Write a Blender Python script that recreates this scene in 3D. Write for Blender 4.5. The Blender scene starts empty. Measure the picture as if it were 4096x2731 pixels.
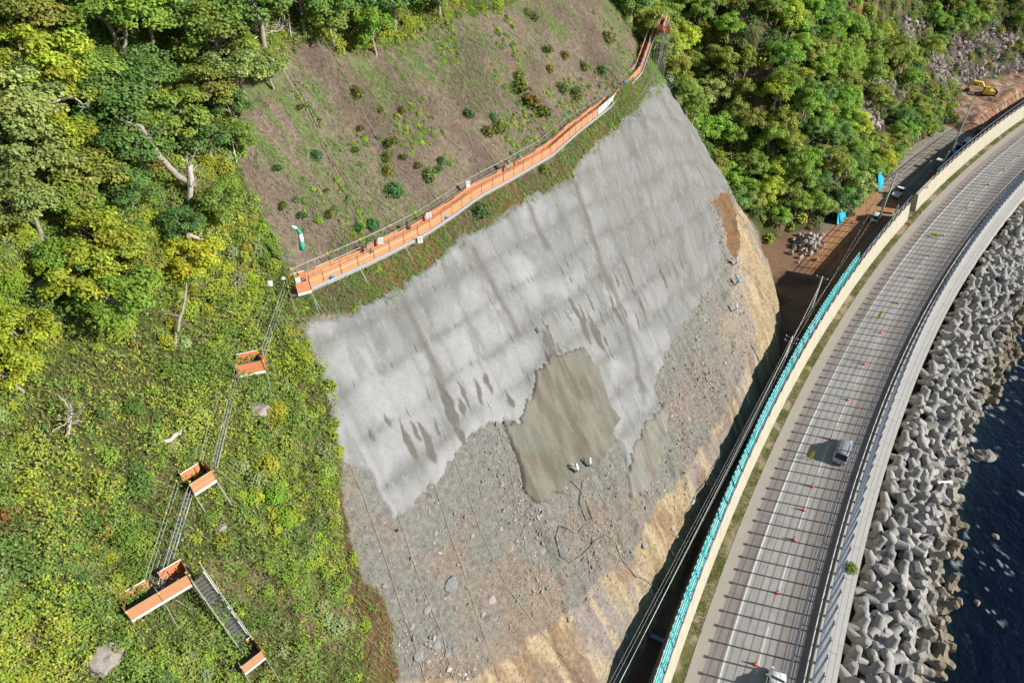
import bpy, bmesh, math, random
import numpy as np
from mathutils import Vector, Matrix, Euler
random.seed(7); rng = np.random.default_rng(7)
sc = bpy.context.scene
COL = sc.collection
R = math.radians
# ------------------------------------------------------------------ camera, sky, sun, exposure
CAMH = 70.0; PITCH = R(40.0); FPX = 4096*24/36
cam = bpy.data.cameras.new('camera'); camo = bpy.data.objects.new('camera', cam); COL.objects.link(camo)
camo.location = (0, 0, CAMH); camo.rotation_euler = (R(90)-PITCH, 0, 0)
cam.lens = 24; cam.sensor_width = 36; cam.clip_end = 6000; cam.clip_start = .5
sc.camera = camo
SUN_AZ = math.atan2(.97, -.26)            # compass angle of the sun from +Y towards +X
SUN_EL = R(29.0)
w = bpy.data.worlds.new('World'); sc.world = w; w.use_nodes = True
nt = w.node_tree; bg = nt.nodes['Background']
sky = nt.nodes.new('ShaderNodeTexSky'); sky.sky_type = 'NISHITA'; sky.sun_disc = False
sky.sun_elevation = SUN_EL; sky.sun_rotation = SUN_AZ; sky.air_density = 1.0; sky.dust_density = .6
nt.links.new(sky.outputs[0], bg.inputs[0]); bg.inputs[1].default_value = .06
sl = bpy.data.lights.new('sun', 'SUN'); sl.energy = 5.0; sl.angle = R(.53); sl.color = (1, .955, .88)
so_ = bpy.data.objects.new('sun', sl); COL.objects.link(so_)
sdir = Vector((math.sin(SUN_AZ)*math.cos(SUN_EL), math.cos(SUN_AZ)*math.cos(SUN_EL), math.sin(SUN_EL)))
so_.rotation_euler = sdir.to_track_quat('Z', 'Y').to_euler(); so_.location = (60, 0, 90)
sc.view_settings.view_transform = 'Standard'; sc.view_settings.look = 'None'
sc.view_settings.gamma = 1; sc.view_settings.use_curve_mapping = False
sc.view_settings.exposure = .5
sc.render.engine = 'CYCLES'
sc.cycles.max_bounces = 5; sc.cycles.transparent_max_bounces = 12; sc.cycles.diffuse_bounces = 2

# ------------------------------------------------------------------ numpy noise
def _h(ix, iy, seed):
    n = (ix.astype(np.int64)*374761393 + iy.astype(np.int64)*668265263 + seed*1442695041) & 0x7fffffff
    n = ((n ^ (n >> 13))*1274126177) & 0x7fffffff
    return ((n ^ (n >> 16)) & 0xffffff)/float(0xffffff)
def noise(x, y, sc_=1.0, seed=0):
    x = np.asarray(x, float)/sc_; y = np.asarray(y, float)/sc_
    ix = np.floor(x); iy = np.floor(y); fx = x-ix; fy = y-iy
    fx = fx*fx*(3-2*fx); fy = fy*fy*(3-2*fy)
    a = _h(ix, iy, seed); b = _h(ix+1, iy, seed); c = _h(ix, iy+1, seed); d = _h(ix+1, iy+1, seed)
    return (a*(1-fx)+b*fx)*(1-fy)+(c*(1-fx)+d*fx)*fy
def fbm(x, y, sc_=1.0, oct=4, seed=0, gain=.5):
    t = 0; a = 1; s = 0
    for k in range(oct):
        t = t+a*noise(x, y, sc_/2**k, seed+k*17); s += a; a *= gain
    return t/s
def sst(a, b, x):
    t = np.clip((np.asarray(x, float)-a)/(b-a), 0, 1); return t*t*(3-2*t)

# ------------------------------------------------------------------ the road's line and the hill
_a = R(38); _u = np.array([math.sin(_a), math.cos(_a)]); _v = np.array([math.cos(_a), -math.sin(_a)])
_c = [-1.2170789864226736e-06, 0.0014828795398799757, -0.2831533811563667, 6.003779701958022]
_us = np.linspace(-60, 420, 9601); CL = _us[:, None]*_u+np.polyval(_c, _us)[:, None]*_v
_seg = np.hypot(*np.diff(CL, axis=0).T); ARC = np.concatenate([[0], np.cumsum(_seg)]); ARC -= ARC[np.argmin(abs(_us))]
TAN = np.gradient(CL, axis=0); TAN /= np.hypot(*TAN.T)[:, None]
def road(s, o, z=0.0):
    """point at arc length s along the road, o metres to its sea side"""
    x = np.interp(s, ARC, CL[:, 0]); y = np.interp(s, ARC, CL[:, 1])
    tx = np.interp(s, ARC, TAN[:, 0]); ty = np.interp(s, ARC, TAN[:, 1])
    return x+ty*o, y-tx*o, (np.zeros_like(x)+z if np.ndim(x) else z)
def road_h(s):
    return math.atan2(np.interp(s, ARC, TAN[:, 1]), np.interp(s, ARC, TAN[:, 0]))   # maths angle of travel
A0 = np.array([10.8, 31.1]); EE = np.array([math.sin(R(31)), math.cos(R(31))]); NN = np.array([-EE[1], EE[0]])
def to_sd(x, y):
    return (x-A0[0])*EE[0]+(y-A0[1])*EE[1], (x-A0[0])*NN[0]+(y-A0[1])*NN[1]
def from_sd(s, d):
    return A0[0]+s*EE[0]+d*NN[0], A0[1]+s*EE[1]+d*NN[1]
_ts = np.arange(-140, 400, 1.0)
_tv = np.interp(_ts, [-140, -60, -20, 0, 38, 58, 68, 76, 81, 85, 91, 98, 104, 109, 126, 147, 160, 177, 193, 206, 215, 260, 330, 400],
                [-20, -6, -1.6, -1.2, -1.7, -1.2, 1.2, 4.2, 7.5, 10, 9.5, 5, 1, -2.2, -4.8, -7.6, -11.4, -17, -19, -26, -32, -60, -108, -160])
_tv = np.convolve(np.pad(_tv, 2, mode='edge'), [.1, .2, .4, .2, .1], 'valid')
def toe(s): return np.interp(s, _ts, _tv)+.9*(fbm(s, s*0, 7, 3, 5)-.5)
def hill(x, y):
    s, D = to_sd(x, y); d = D-toe(s)
    far = sst(90, 130, s)
    near = np.interp(d, [-60, -.6, 0, 3, 10, 33, 50, 80, 130, 200], [-1.2, -1.2, -.1, 6, 14.8, 39, 56, 82, 116, 150])
    fz = np.interp(d, [-60, -.6, 0, 3, 10, 33, 50, 80, 130, 200], [-1.2, -1.2, -.1, 2.6, 10.8, 37, 55, 82, 116, 150])
    z = near*(1-far)+fz*far
    sh = s-np.interp(D, [20, 25, 29, 33, 46], [0, 2.8, 5.5, 12, 15])
    z = z-12.5*sst(78, 83.5, sh)*(1-sst(92, 112, sh))*sst(1, 11, d)*np.ones_like(z)
    z = z+3.0*(fbm(s, D, 22, 2, 31)-.5)*sst(36, 50, D)
    return z
def detail(x, y):
    s, D = to_sd(x, y); d = D-toe(s)
    on = sst(-.4, .6, d)
    low = (1-sst(8, 14, d+4*(fbm(s, D, 6, 2, 3)-.5)))*sst(-30, -5, s)
    rock = low*(1-sst(88, 96, s))
    r = 1-abs(fbm(s*1.0, D*.8, 3.2, 4, 9)*2-1)
    z = rock*1.5*(r-.75)+rock*.5*(noise(s, D, .7, 4)-.5)
    ledge = fbm(s*.35+D*.2, D*1.3, 2.6, 3, 12)
    z = z+(1-rock)*.55*(ledge-.5)+(1-rock)*.12*(fbm(s, D, .6, 2, 22)-.5)
    z = z+.9*(fbm(s, D, 9, 2, 41)-.5)
    return z*on
def ground(x, y):
    """height of whatever ground there is"""
    return np.maximum(hill(x, y)+detail(x, y), 0)
def ray(px, py):
    x = (px-2048)/FPX; y = (1365.5-py)/FPX
    return np.stack([x, math.cos(PITCH)+y*math.sin(PITCH), -math.sin(PITCH)+y*math.cos(PITCH)], -1)
def plane(px, py, z=0.0):
    d = ray(np.asarray(px, float), np.asarray(py, float)); t = (z-CAMH)/d[..., 2]
    return d*t[..., None]+np.array([0, 0, CAMH])
def hit(px, py, up=0.0):
    """where the photograph's sight line meets the ground, raised by up"""
    px = np.atleast_1d(np.asarray(px, float)); py = np.atleast_1d(np.asarray(py, float))
    d = ray(px, py); o = np.array([0, 0, CAMH]); tt = np.arange(12, 330, .5)
    p = o+d[:, None, :]*tt[None, :, None]; below = p[..., 2] < ground(p[..., 0], p[..., 1])+up
    i = np.where(below.any(1), below.argmax(1), len(tt)-1); b = tt[i]; a = b-.5
    for k in range(10):
        m = (a+b)/2; p = o+d*m[:, None]; bl = p[:, 2] < ground(p[:, 0], p[:, 1])+up
        b = np.where(bl, m, b); a = np.where(bl, a, m)
    return o+d*b[:, None]
K = 4096/2352
def hk(x, y, up=0.0): return hit(np.array(x)*K, np.array(y)*K, up)
def hk1(x, y, up=0.0): return Vector(hit(x*K, y*K, up)[0])
def inpoly(x, y, P):
    P = np.asarray(P); n = len(P); r = np.zeros(np.shape(x), bool); j = n-1
    for i in range(n):
        xi, yi = P[i]; xj, yj = P[j]
        c = ((yi > y) != (yj > y)) & (x < (xj-xi)*(y-yi)/((yj-yi) or 1e-9)+xi)
        r ^= c; j = i
    return r
def region(pts):
    """outline given along the photograph, laid onto the hill -> (s, d) polygon"""
    p = hk([a for a, b in pts], [b for a, b in pts]); s, d = to_sd(p[:, 0], p[:, 1])
    return np.stack([s, d], 1)
def wobble(s, d, amp, sc_, seed):
    return s+amp*(fbm(s, d, sc_, 4, seed)-.5)*2, d+amp*(fbm(s, d, sc_, 4, seed+50)-.5)*2

RG = {}
RG['mat'] = region([(535, 215), (560, 190), (640, 145), (700, 105), (745, 100), (770, 122), (850, 125), (900, 105), (1000, 60), (1130, 30), (1180, 2), (1400, 2), (1440, 60), (1480, 95), (1510, 100), (1470, 175), (1390, 245), (1310, 300), (1270, 370), (1090, 450), (960, 560), (720, 655), (660, 640), (640, 560), (610, 500), (560, 420), (535, 330)])
RG['strip'] = region([(690, 650), (960, 530), (1090, 440), (1270, 350), (1400, 220), (1500, 100), (1560, 60), (1553, 125), (1520, 200), (1460, 260), (1400, 310), (1340, 370), (1310, 410), (1200, 475), (1070, 550), (950, 650), (850, 700), (700, 758), (665, 700)])
RG['shot'] = region([(690, 757), (850, 692), (950, 641), (1070, 541), (1200, 467), (1310, 402), (1340, 362), (1400, 302), (1460, 252), (1520, 192), (1543, 112), (1570, 100), (1650, 180), (1700, 300), (1668, 400), (1668, 440), (1650, 452), (1622, 462), (1640, 500), (1655, 600), (1648, 640), (1600, 700), (1545, 790), (1520, 830), (1500, 900), (1530, 960), (1525, 1010), (1500, 1100), (1450, 1150), (1440, 1090), (1430, 1020), (1400, 1000), (1372, 1035), (1325, 1062), (1248, 1115), (1228, 1100), (1212, 1040), (1175, 955), (1090, 992), (1040, 1045), (1000, 1112), (950, 1160), (900, 1182), (870, 1140), (850, 1092), (830, 1085), (790, 1062), (770, 1000), (750, 905), (735, 850)])
RG['fresh'] = region([(1190, 965), (1225, 900), (1225, 862), (1262, 830), (1332, 797), (1372, 850), (1400, 930), (1422, 962), (1410, 990), (1380, 1060), (1330, 1094), (1240, 1155), (1208, 1135), (1190, 1060), (1150, 962)])
RG['fresh2'] = region([(1455, 1010), (1490, 960), (1535, 930), (1530, 1010), (1500, 1100), (1450, 1155), (1440, 1090)])
RG['gravel'] = region([(690, 757), (1543, 112), (1590, 180), (1640, 290), (1665, 400), (1690, 520), (1700, 640), (1740, 760), (1700, 880), (1620, 1010), (1570, 1090), (1500, 1170), (1452, 1300), (1380, 1330), (1219, 1476), (1095, 1566), (915, 1566), (905, 1440), (880, 1370), (840, 1330), (815, 1220), (790, 1120), (782, 1040), (760, 905), (735, 850)])
RG['rust'] = region([(1604, 400), (1650, 440), (1672, 440), (1690, 500), (1700, 560), (1690, 600), (1668, 560), (1655, 480), (1620, 450)])
RG['scree'] = region([(782, 1040), (815, 1220), (840, 1330), (880, 1370), (905, 1440), (915, 1566), (850, 1566), (830, 1480), (800, 1370), (800, 1280), (785, 1180), (775, 1080)])
rk = []
for pts in ([(1930, 230), (1990, 190), (2045, 160), (2070, 215), (2060, 300), (2000, 330), (1960, 290)],
            [(1990, 240), (2060, 250), (2100, 300), (2050, 330), (2040, 350), (1990, 330)],
            [(2130, 130), (2200, 90), (2290, 60), (2352, 90), (2352, 200), (2280, 215), (2190, 190), (2150, 200)],
            [(2050, 60), (2120, 50), (2130, 110), (2080, 120)]):
    rk.append(region(pts))
def classify(s, d):
    """name of the cover at each point of the hill"""
    ws, wd = wobble(s, d, .55, 2.2, 100)
    c = np.zeros(np.shape(s), int)                                   # 0 planted with shrubs
    dd = d-toe(s)
    tan_ = (dd < 14) & (s > -34) & (s < 86)
    lim = np.interp(s, [-34, -27, -22, -18, -10, 86], [0, 9, 11, 14, 14, 14])
    c[tan_ & (dd < lim)] = 5
    c[inpoly(ws, wd, RG['scree'])] = 6
    c[inpoly(ws, wd, RG['gravel'])] = 4
    ws2, wd2 = wobble(s, d, 1.0, 4, 160)
    c[inpoly(ws2, wd2, RG['strip'])] = 2
    c[inpoly(ws, wd, RG['mat'])] = 1
    c[inpoly(ws, wd, RG['rust'])] = 7
    for p in rk: c[inpoly(*wobble(s, d, 2.5, 3, 70), p) & (fbm(s, d, 4, 3, 71) > .40)] = 8
    c[(s > 79.5) & (s < 88) & (dd < 7+1.2*(88-s))] = 5
    c[np.isin(c, (4, 5)) & (d > 33.5) & (s > 40)] = 0
    c[np.isin(c, (1, 2, 4, 5, 7)) & (s > 80.5+.25*np.maximum(d-24, 0)*1.3) & (dd > 8)] = 0
    return c
PAL = {0: (.055, .05, .022), 1: (.185, .14, .105), 2: (.16, .12, .05), 4: (.30, .27, .235), 5: (.40, .31, .20), 6: (.20, .12, .065), 7: (.36, .21, .10), 8: (.20, .17, .155)}

# ------------------------------------------------------------------ small helpers
def put(name, me, mat=None, parent=None, loc=None, **pr):
    o = bpy.data.objects.new(name, me); COL.objects.link(o)
    if mat is not None and me is not None:
        for m in (mat if isinstance(mat, (list, tuple)) else [mat]): me.materials.append(m)
    if parent is not None: o.parent = parent
    if loc is not None: o.location = loc
    for k, v in pr.items(): o[k] = v
    return o
def thing(name, label, cat, loc=(0, 0, 0), rz=0.0, group=None):
    o = bpy.data.objects.new(name, None); COL.objects.link(o); o.empty_display_size = .3
    o.location = loc; o.rotation_euler = (0, 0, rz); o['label'] = label; o['category'] = cat
    if group: o['group'] = group
    return o
def tag(o, label, cat, group=None):
    o['label'] = label; o['category'] = cat
    if group: o['group'] = group
    return o
def npmesh(name, V, F, col=None, smooth=False, uv=None):
    """V (n,3); F (m,k) all the same size"""
    me = bpy.data.meshes.new(name); V = np.asarray(V, np.float32); F = np.asarray(F, np.int32)
    k = F.shape[1]; me.vertices.add(len(V)); me.vertices.foreach_set('co', V.ravel())
    me.loops.add(F.size); me.loops.foreach_set('vertex_index', F.ravel())
    me.polygons.add(len(F)); me.polygons.foreach_set('loop_start', np.arange(0, F.size, k, dtype=np.int32))
    me.polygons.foreach_set('use_smooth', np.full(len(F), bool(smooth)))
    me.update(calc_edges=True)
    if col is not None:
        a = me.color_attributes.new('col', 'FLOAT_COLOR', 'POINT')
        c = np.ones((len(V), 4), np.float32); c[:, :3] = col; a.data.foreach_set('color', c.ravel())
    return me
class MB:
    """collects boxes, bars and lathes into one mesh"""
    def __init__(s): s.v = []; s.f = []
    def add(s, vs, fs):
        n = len(s.v); s.v += [tuple(v) for v in vs]; s.f += [tuple(i+n for i in f) for f in fs]; return s
    def box(s, c, size, rot=None, taper=1.0):
        hx, hy, hz = [q/2 for q in size]; m = rot or Matrix.Identity(3); c = Vector(c)
        vs = []
        for z, t in ((-hz, 1), (hz, taper)):
            for x, y in ((-hx, -hy), (hx, -hy), (hx, hy), (-hx, hy)): vs.append(c+m @ Vector((x*t, y*t, z)))
        return s.add(vs, [(3, 2, 1, 0), (4, 5, 6, 7), (0, 1, 5, 4), (1, 2, 6, 5), (2, 3, 7, 6), (3, 0, 4, 7)])
    def tube(s, pts, r, n=6, caps=True, radii=None):
        pts = [Vector(p) for p in pts]; rings = []; up = None
        for i, p in enumerate(pts):
            t = (pts[min(i+1, len(pts)-1)]-pts[max(i-1, 0)])
            if t.length < 1e-6: t = Vector((0, 0, 1))
            t.normalize()
            if up is None: up = Vector((0, 0, 1)) if abs(t.z) < .9 else Vector((1, 0, 0))
            a = t.cross(up)
            if a.length < 1e-4: a = t.orthogonal()
            a.normalize(); b = a.cross(t); up = b.copy() if abs(b.dot(t)) < .5 else up
            rr = radii[i] if radii else r
            rings.append([p+(a*math.cos(2*math.pi*k/n)+b*math.sin(2*math.pi*k/n))*rr for k in range(n)])
        vs = [v for q in rings for v in q]; fs = []
        for i in range(len(pts)-1):
            for k in range(n):
                k2 = (k+1) % n; fs.append((i*n+k, i*n+k2, (i+1)*n+k2, (i+1)*n+k))
        if caps: fs.append(tuple(range(n-1, -1, -1))); fs.append(tuple((len(pts)-1)*n+k for k in range(n)))
        return s.add(vs, fs)
    def lathe(s, prof, n=12, c=(0, 0, 0), m=None):
        c = Vector(c); m = m or Matrix.Identity(3); vs = []; fs = []
        for r, z in prof:
            for k in range(n): vs.append(c+m @ Vector((r*math.cos(2*math.pi*k/n), r*math.sin(2*math.pi*k/n), z)))
        for i in range(len(prof)-1):
            for k in range(n): k2 = (k+1) % n; fs.append((i*n+k, i*n+k2, (i+1)*n+k2, (i+1)*n+k))
        fs.append(tuple(range(n-1, -1, -1))); fs.append(tuple((len(prof)-1)*n+k for k in range(n)))
        return s.add(vs, fs)
    def mesh(s, name='m', smooth=False):
        me = bpy.data.meshes.new(name); me.from_pydata([tuple(v) for v in s.v], [], s.f); me.update()
        if smooth:
            for p in me.polygons: p.use_smooth = True
        return me
    def put(s, name, mat, parent=None, smooth=False, **k): return put(name, s.mesh(name, smooth), mat, parent, **k)

# ------------------------------------------------------------------ materials
def M(name, col, rough=.8, metal=0.0, var=0.0, vscale=3.0, bump=0.0, bscale=20.0, attr=False, spec=.3, detail=6, alpha=None, objcol=False, trans=0.0, var2=0.0, v2scale=.4, bump2=0.0, b2scale=2.0, emit=None):
    m = bpy.data.materials.new(name); m.use_nodes = True; nt = m.node_tree; N = nt.nodes; L = nt.links
    b = N['Principled BSDF']; b.inputs['Roughness'].default_value = rough; b.inputs['Metallic'].default_value = metal
    b.inputs['Specular IOR Level'].default_value = spec
    tc = N.new('ShaderNodeTexCoord'); out = None
    rgb = N.new('ShaderNodeRGB'); rgb.outputs[0].default_value = (*col, 1); cur = rgb.outputs[0]
    def mul(x, y):
        q = N.new('ShaderNodeMix'); q.data_type = 'RGBA'; q.blend_type = 'MULTIPLY'; q.inputs[0].default_value = 1
        L.new(x, q.inputs[6]); L.new(y, q.inputs[7]); return q.outputs[2]
    if attr:
        a = N.new('ShaderNodeAttribute'); a.attribute_name = 'col'; cur = mul(cur, a.outputs['Color'])
    if objcol:
        a = N.new('ShaderNodeObjectInfo'); cur = mul(cur, a.outputs['Color'])
    for vv, vs in ((var, vscale), (var2, v2scale)):
        if vv:
            n = N.new('ShaderNodeTexNoise'); n.inputs['Scale'].default_value = vs; n.inputs['Detail'].default_value = detail; n.inputs['Roughness'].default_value = .65
            L.new(tc.outputs['Object'], n.inputs['Vector'])
            r = N.new('ShaderNodeMapRange'); r.inputs[1].default_value = .28; r.inputs[2].default_value = .72
            r.inputs[3].default_value = 1-vv; r.inputs[4].default_value = 1+vv; L.new(n.outputs[0], r.inputs[0])
            cur = mul(cur, r.outputs[0])
    L.new(cur, b.inputs['Base Color'])
    nrm = None
    for bb, bs in ((bump2, b2scale), (bump, bscale)):
        if bb:
            n = N.new('ShaderNodeTexNoise'); n.inputs['Scale'].default_value = bs; n.inputs['Detail'].default_value = 5
            L.new(tc.outputs['Object'], n.inputs['Vector'])
            q = N.new('ShaderNodeBump'); q.inputs['Strength'].default_value = min(1, bb*4); q.inputs['Distance'].default_value = bb
            L.new(n.outputs[0], q.inputs['Height'])
            if nrm: L.new(nrm, q.inputs['Normal'])
            nrm = q.outputs[0]
    if nrm: L.new(nrm, b.inputs['Normal'])
    if trans:
        t = N.new('ShaderNodeBsdfTranslucent'); L.new(cur, t.inputs['Color'])
        mx = N.new('ShaderNodeMixShader'); mx.inputs[0].default_value = trans
        L.new(b.outputs[0], mx.inputs[1]); L.new(t.outputs[0], mx.inputs[2]); L.new(mx.outputs[0], N['Material Output'].inputs[0])
    if emit: b.inputs['Emission Color'].default_value = (*emit, 1); b.inputs['Emission Strength'].default_value = 1
    return m
MT = dict(
    hill=M('hill_ground', (1, 1, 1), .95, attr=True, var=.38, vscale=2.2, bump=.10, bscale=5, var2=.35, v2scale=9, bump2=.25, b2scale=1.2, spec=.1),
    shot=M('sprayed_concrete', (1, 1, 1), .9, attr=True, var=.11, vscale=3.2, var2=.09, v2scale=13, bump=.025, bscale=5, bump2=.06, b2scale=1.2, spec=.15),
    soil=M('site_soil', (1, 1, 1), .95, attr=True, var=.22, vscale=1.5, var2=.2, v2scale=12, bump=.04, bscale=8, spec=.1),
    asph_new=M('asphalt_patched', (.37, .36, .335), .85, var=.10, vscale=.9, var2=.12, v2scale=30, bump=.004, bscale=60),
    asph_old=M('asphalt_worn', (.255, .23, .21), .88, var=.14, vscale=.6, var2=.16, v2scale=24, bump=.004, bscale=60),
    asph_side=M('asphalt_shoulder', (.35, .315, .27), .9, var=.07, vscale=.5, var2=.06, v2scale=20),
    asph=M('asphalt', (1, 1, 1), .88, attr=True, var=.08, vscale=1.2, var2=.12, v2scale=28, bump=.004, bscale=60),
    paint=M('road_paint', (.66, .66, .64), .7, var=.30, vscale=6, var2=.1, v2scale=40),
    conc=M('weathered_concrete', (.40, .37, .29), .88, var=.12, vscale=.7, var2=.08, v2scale=9, bump=.006, bscale=20),
    conc_top=M('pale_concrete', (.44, .43, .40), .85, var=.12, vscale=1.1, var2=.08, v2scale=14, bump=.006, bscale=20),
    slab=M('sea_wall_slab', (.45, .44, .41), .85, var=.08, vscale=1.5, var2=.07, v2scale=12, bump=.004, bscale=30),
    joint=M('joint', (.12, .11, .10), .9),
    steel_blue=M('coated_steel', (.20, .25, .34), .38, .55, var=.1, vscale=5),
    steel_pale=M('galvanised_steel', (.42, .43, .43), .4, .7, var=.12, vscale=6),
    steel_dark=M('dark_steel', (.045, .055, .07), .5, .4),
    teal=M('teal_net', (.04, .40, .42), .6, var=.35, vscale=2.5, trans=.25),
    orange=M('orange_mesh', (.80, .27, .12), .7, var=.12, vscale=3, trans=.12),
    orange_dk=M('orange_frame', (.62, .14, .03), .7),
    board=M('scaffold_board', (.42, .43, .42), .6, .3, var=.15, vscale=6),
    deck=M('timber_deck', (.19, .14, .12), .85, var=.25, vscale=4),
    pipe=M('scaffold_pipe', (.30, .32, .28), .5, .5, var=.15, vscale=8),
    clamp=M('yellow_clamp', (.75, .55, .06), .6),
    rope=M('pale_rope', (.36, .33, .26), .9, var=.2, vscale=30),
    rope_dk=M('weathered_rope', (.22, .21, .18), .9),
    hose=M('grey_hose', (.16, .16, .15), .7),
    red=M('cone_red', (.72, .045, .03), .5), white=M('white_plastic', (.8, .8, .79), .5),
    yellow=M('fluorescent_yellow', (.78, .80, .02), .5), black=M('black_rubber', (.015, .015, .016), .6),
    glass=M('car_glass', (.012, .02, .022), .06, spec=.6), blue_bag=M('blue_sheet', (.02, .27, .62), .55, var=.25, vscale=5),
    cyan_tarp=M('light_blue_tarp', (.03, .48, .66), .5, var=.25, vscale=3, bump=.05, bscale=4),
    bag_black=M('black_sandbag', (.07, .07, .085), .55, var=.5, vscale=5, bump=.04, bscale=9),
    skin=M('skin', (.45, .27, .19), .6), cloth_blue=M('blue_workwear', (.03, .25, .50), .8), cloth_grey=M('grey_workwear', (.33, .37, .44), .8),
    cloth_white=M('white_workwear', (.60, .60, .64), .8), cloth_dark=M('dark_workwear', (.035, .035, .045), .8), cloth_orange=M('orange_workwear', (.75, .20, .05), .8),
    bark=M('pale_bark', (.30, .26, .22), .9, var=.3, vscale=5, bump=.02, bscale=20),
    dead=M('bleached_wood', (.44, .40, .35), .85, var=.25, vscale=6, bump=.02, bscale=20),
    leaf=M('leaf', (1, 1, 1), .55, attr=True, objcol=True, trans=.32, spec=.25),
    stone=M('stone', (1, 1, 1), .85, attr=False, objcol=True, var=.15, vscale=3, bump=.02, bscale=10),
    stones=M('pebbles', (1, 1, 1), .85, attr=True, spec=.2),
    boulder=M('boulder', (.27, .24, .21), .9, var=.3, vscale=1.5, var2=.2, v2scale=10, bump=.06, bscale=4),
)

# ------------------------------------------------------------------ lettering and figures, made before the scene fills up
def pretext(txt, size):
    cu = bpy.data.curves.new('t', 'FONT'); cu.body = txt; cu.size = size; cu.align_x = 'CENTER'; cu.align_y = 'CENTER'; cu.extrude = .004; o = bpy.data.objects.new('t', cu); COL.objects.link(o); bpy.context.view_layer.update()
    me = bpy.data.meshes.new_from_object(o.evaluated_get(bpy.context.evaluated_depsgraph_get())); bpy.data.objects.remove(o); return me
TXT = {c: pretext(c, z) for c, z in (('安', .72), ('全', .72), ('第', .72), ('一', .72), ('作', .3), ('業', .3), ('中', .3))}
def figure(bend=.3, arms=((.35, .9), (.35, .9)), legs=((.25, .2), (-.1, .1)), sc_=1.0):
    """one continuous body grown over a posed skeleton; returns mesh with shirt / trousers / skin / boots slots"""
    V = []; E_ = []; Rd = []; K_ = []
    def j(p, r, k, par=None):
        V.append(Vector(p)); Rd.append(r); K_.append(k)
        if par is not None: E_.append((par, len(V)-1))
        return len(V)-1
    def fw(L, a): return Vector((0, math.sin(a)*L, math.cos(a)*L))
    pel = j((0, 0, .93), (.15, .11), 1); sp_ = j(Vector((0, 0, .93))+fw(.2, bend*.6), (.14, .10), 0, pel); ch = j(V[sp_]+fw(.25, bend), (.17, .11), 0, sp_)
    nk = j(V[ch]+fw(.16, bend), (.06, .06), 2, ch); hd = j(V[nk]+fw(.13, bend*.5), (.095, .105), 2, nk); j(V[hd]+fw(.1, bend*.3), (.08, .09), 2, hd)
    for q, (up_, out_) in zip((-1, 1), arms):
        sh = j(V[ch]+Vector((q*.19, 0, .06)), (.07, .07), 0, ch); el = j(V[sh]+Vector((q*.06, math.sin(up_)*.28, -math.cos(up_)*.28)), (.05, .05), 0, sh)
        wr = j(V[el]+Vector((-q*.04, math.sin(up_+out_)*.25, -math.cos(up_+out_)*.25)), (.032, .032), 0, el); dr = (V[wr]-V[el]).normalized(); pm = j(V[wr]+dr*.07, (.036, .02), 2, wr)
        for f in range(4): f1 = j(V[pm]+dr*.045+Vector(((f-1.5)*.02, 0, 0)), (.010, .010), 2, pm); j(V[f1]+dr*(.035+.008*(f in (1, 2)))+Vector((0, -.012, 0)), (.008, .008), 2, f1)
        th = j(V[wr]+dr*.04+Vector((-q*.045, .01, 0)), (.011, .011), 2, pm); j(V[th]+dr*.04, (.009, .009), 2, th)
    for q, (a, b) in zip((-1, 1), legs):
        hp = j((q*.10, 0, .86), (.095, .09), 1, pel); kn = j(V[hp]+Vector((q*.03, math.sin(a)*.42, -math.cos(a)*.42)), (.065, .065), 1, hp)
        an = j(V[kn]+Vector((0, math.sin(a-b)*.40, -math.cos(a-b)*.40)), (.045, .045), 1, kn); j(V[an]+Vector((0, .15, -.045)), (.04, .035), 3, an)
    me = bpy.data.meshes.new('b'); me.from_pydata([v*sc_ for v in V], E_, []); o = bpy.data.objects.new('b', me); COL.objects.link(o)
    md = o.modifiers.new('s', 'SKIN'); md.use_smooth_shade = True
    for i, sv in enumerate(me.skin_vertices[0].data): sv.radius = (Rd[i][0]*sc_, Rd[i][1]*sc_); sv.use_root = (i == 0)
    m2 = o.modifiers.new('u', 'SUBSURF'); m2.levels = 1; bpy.context.view_layer.update()
    out = bpy.data.meshes.new_from_object(o.evaluated_get(bpy.context.evaluated_depsgraph_get())); bpy.data.objects.remove(o); out.name = 'body'
    SV = [v*sc_ for v in V]
    for p in out.polygons:
        c = p.center; i = min(range(len(SV)), key=lambda i: (SV[i]-c).length-Rd[i][0]*.5); p.material_index = K_[i]; p.use_smooth = True
    return out, SV[5], [v for v in SV]
FIG = [figure(.55, ((.9, .6), (1.1, .3)), ((.75, .45), (.45, .3))), figure(.75, ((1.2, .2), (1.0, .7)), ((.6, .6), (.3, .5))), figure(.35, ((.3, .9), (.6, 1.0)), ((.35, .2), (.05, .1)))]

# ================================================================== LARGE STRUCTURE
def gridfaces(nu, nv):
    i = np.arange(nu-1)[:, None]*nv+np.arange(nv-1)[None, :]
    return np.stack([i, i+nv, i+nv+1, i+1], -1).reshape(-1, 4)
def mixc(a, b, t):
    t = np.asarray(t)[..., None]; return np.asarray(a)*(1-t)+np.asarray(b)*t
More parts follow.
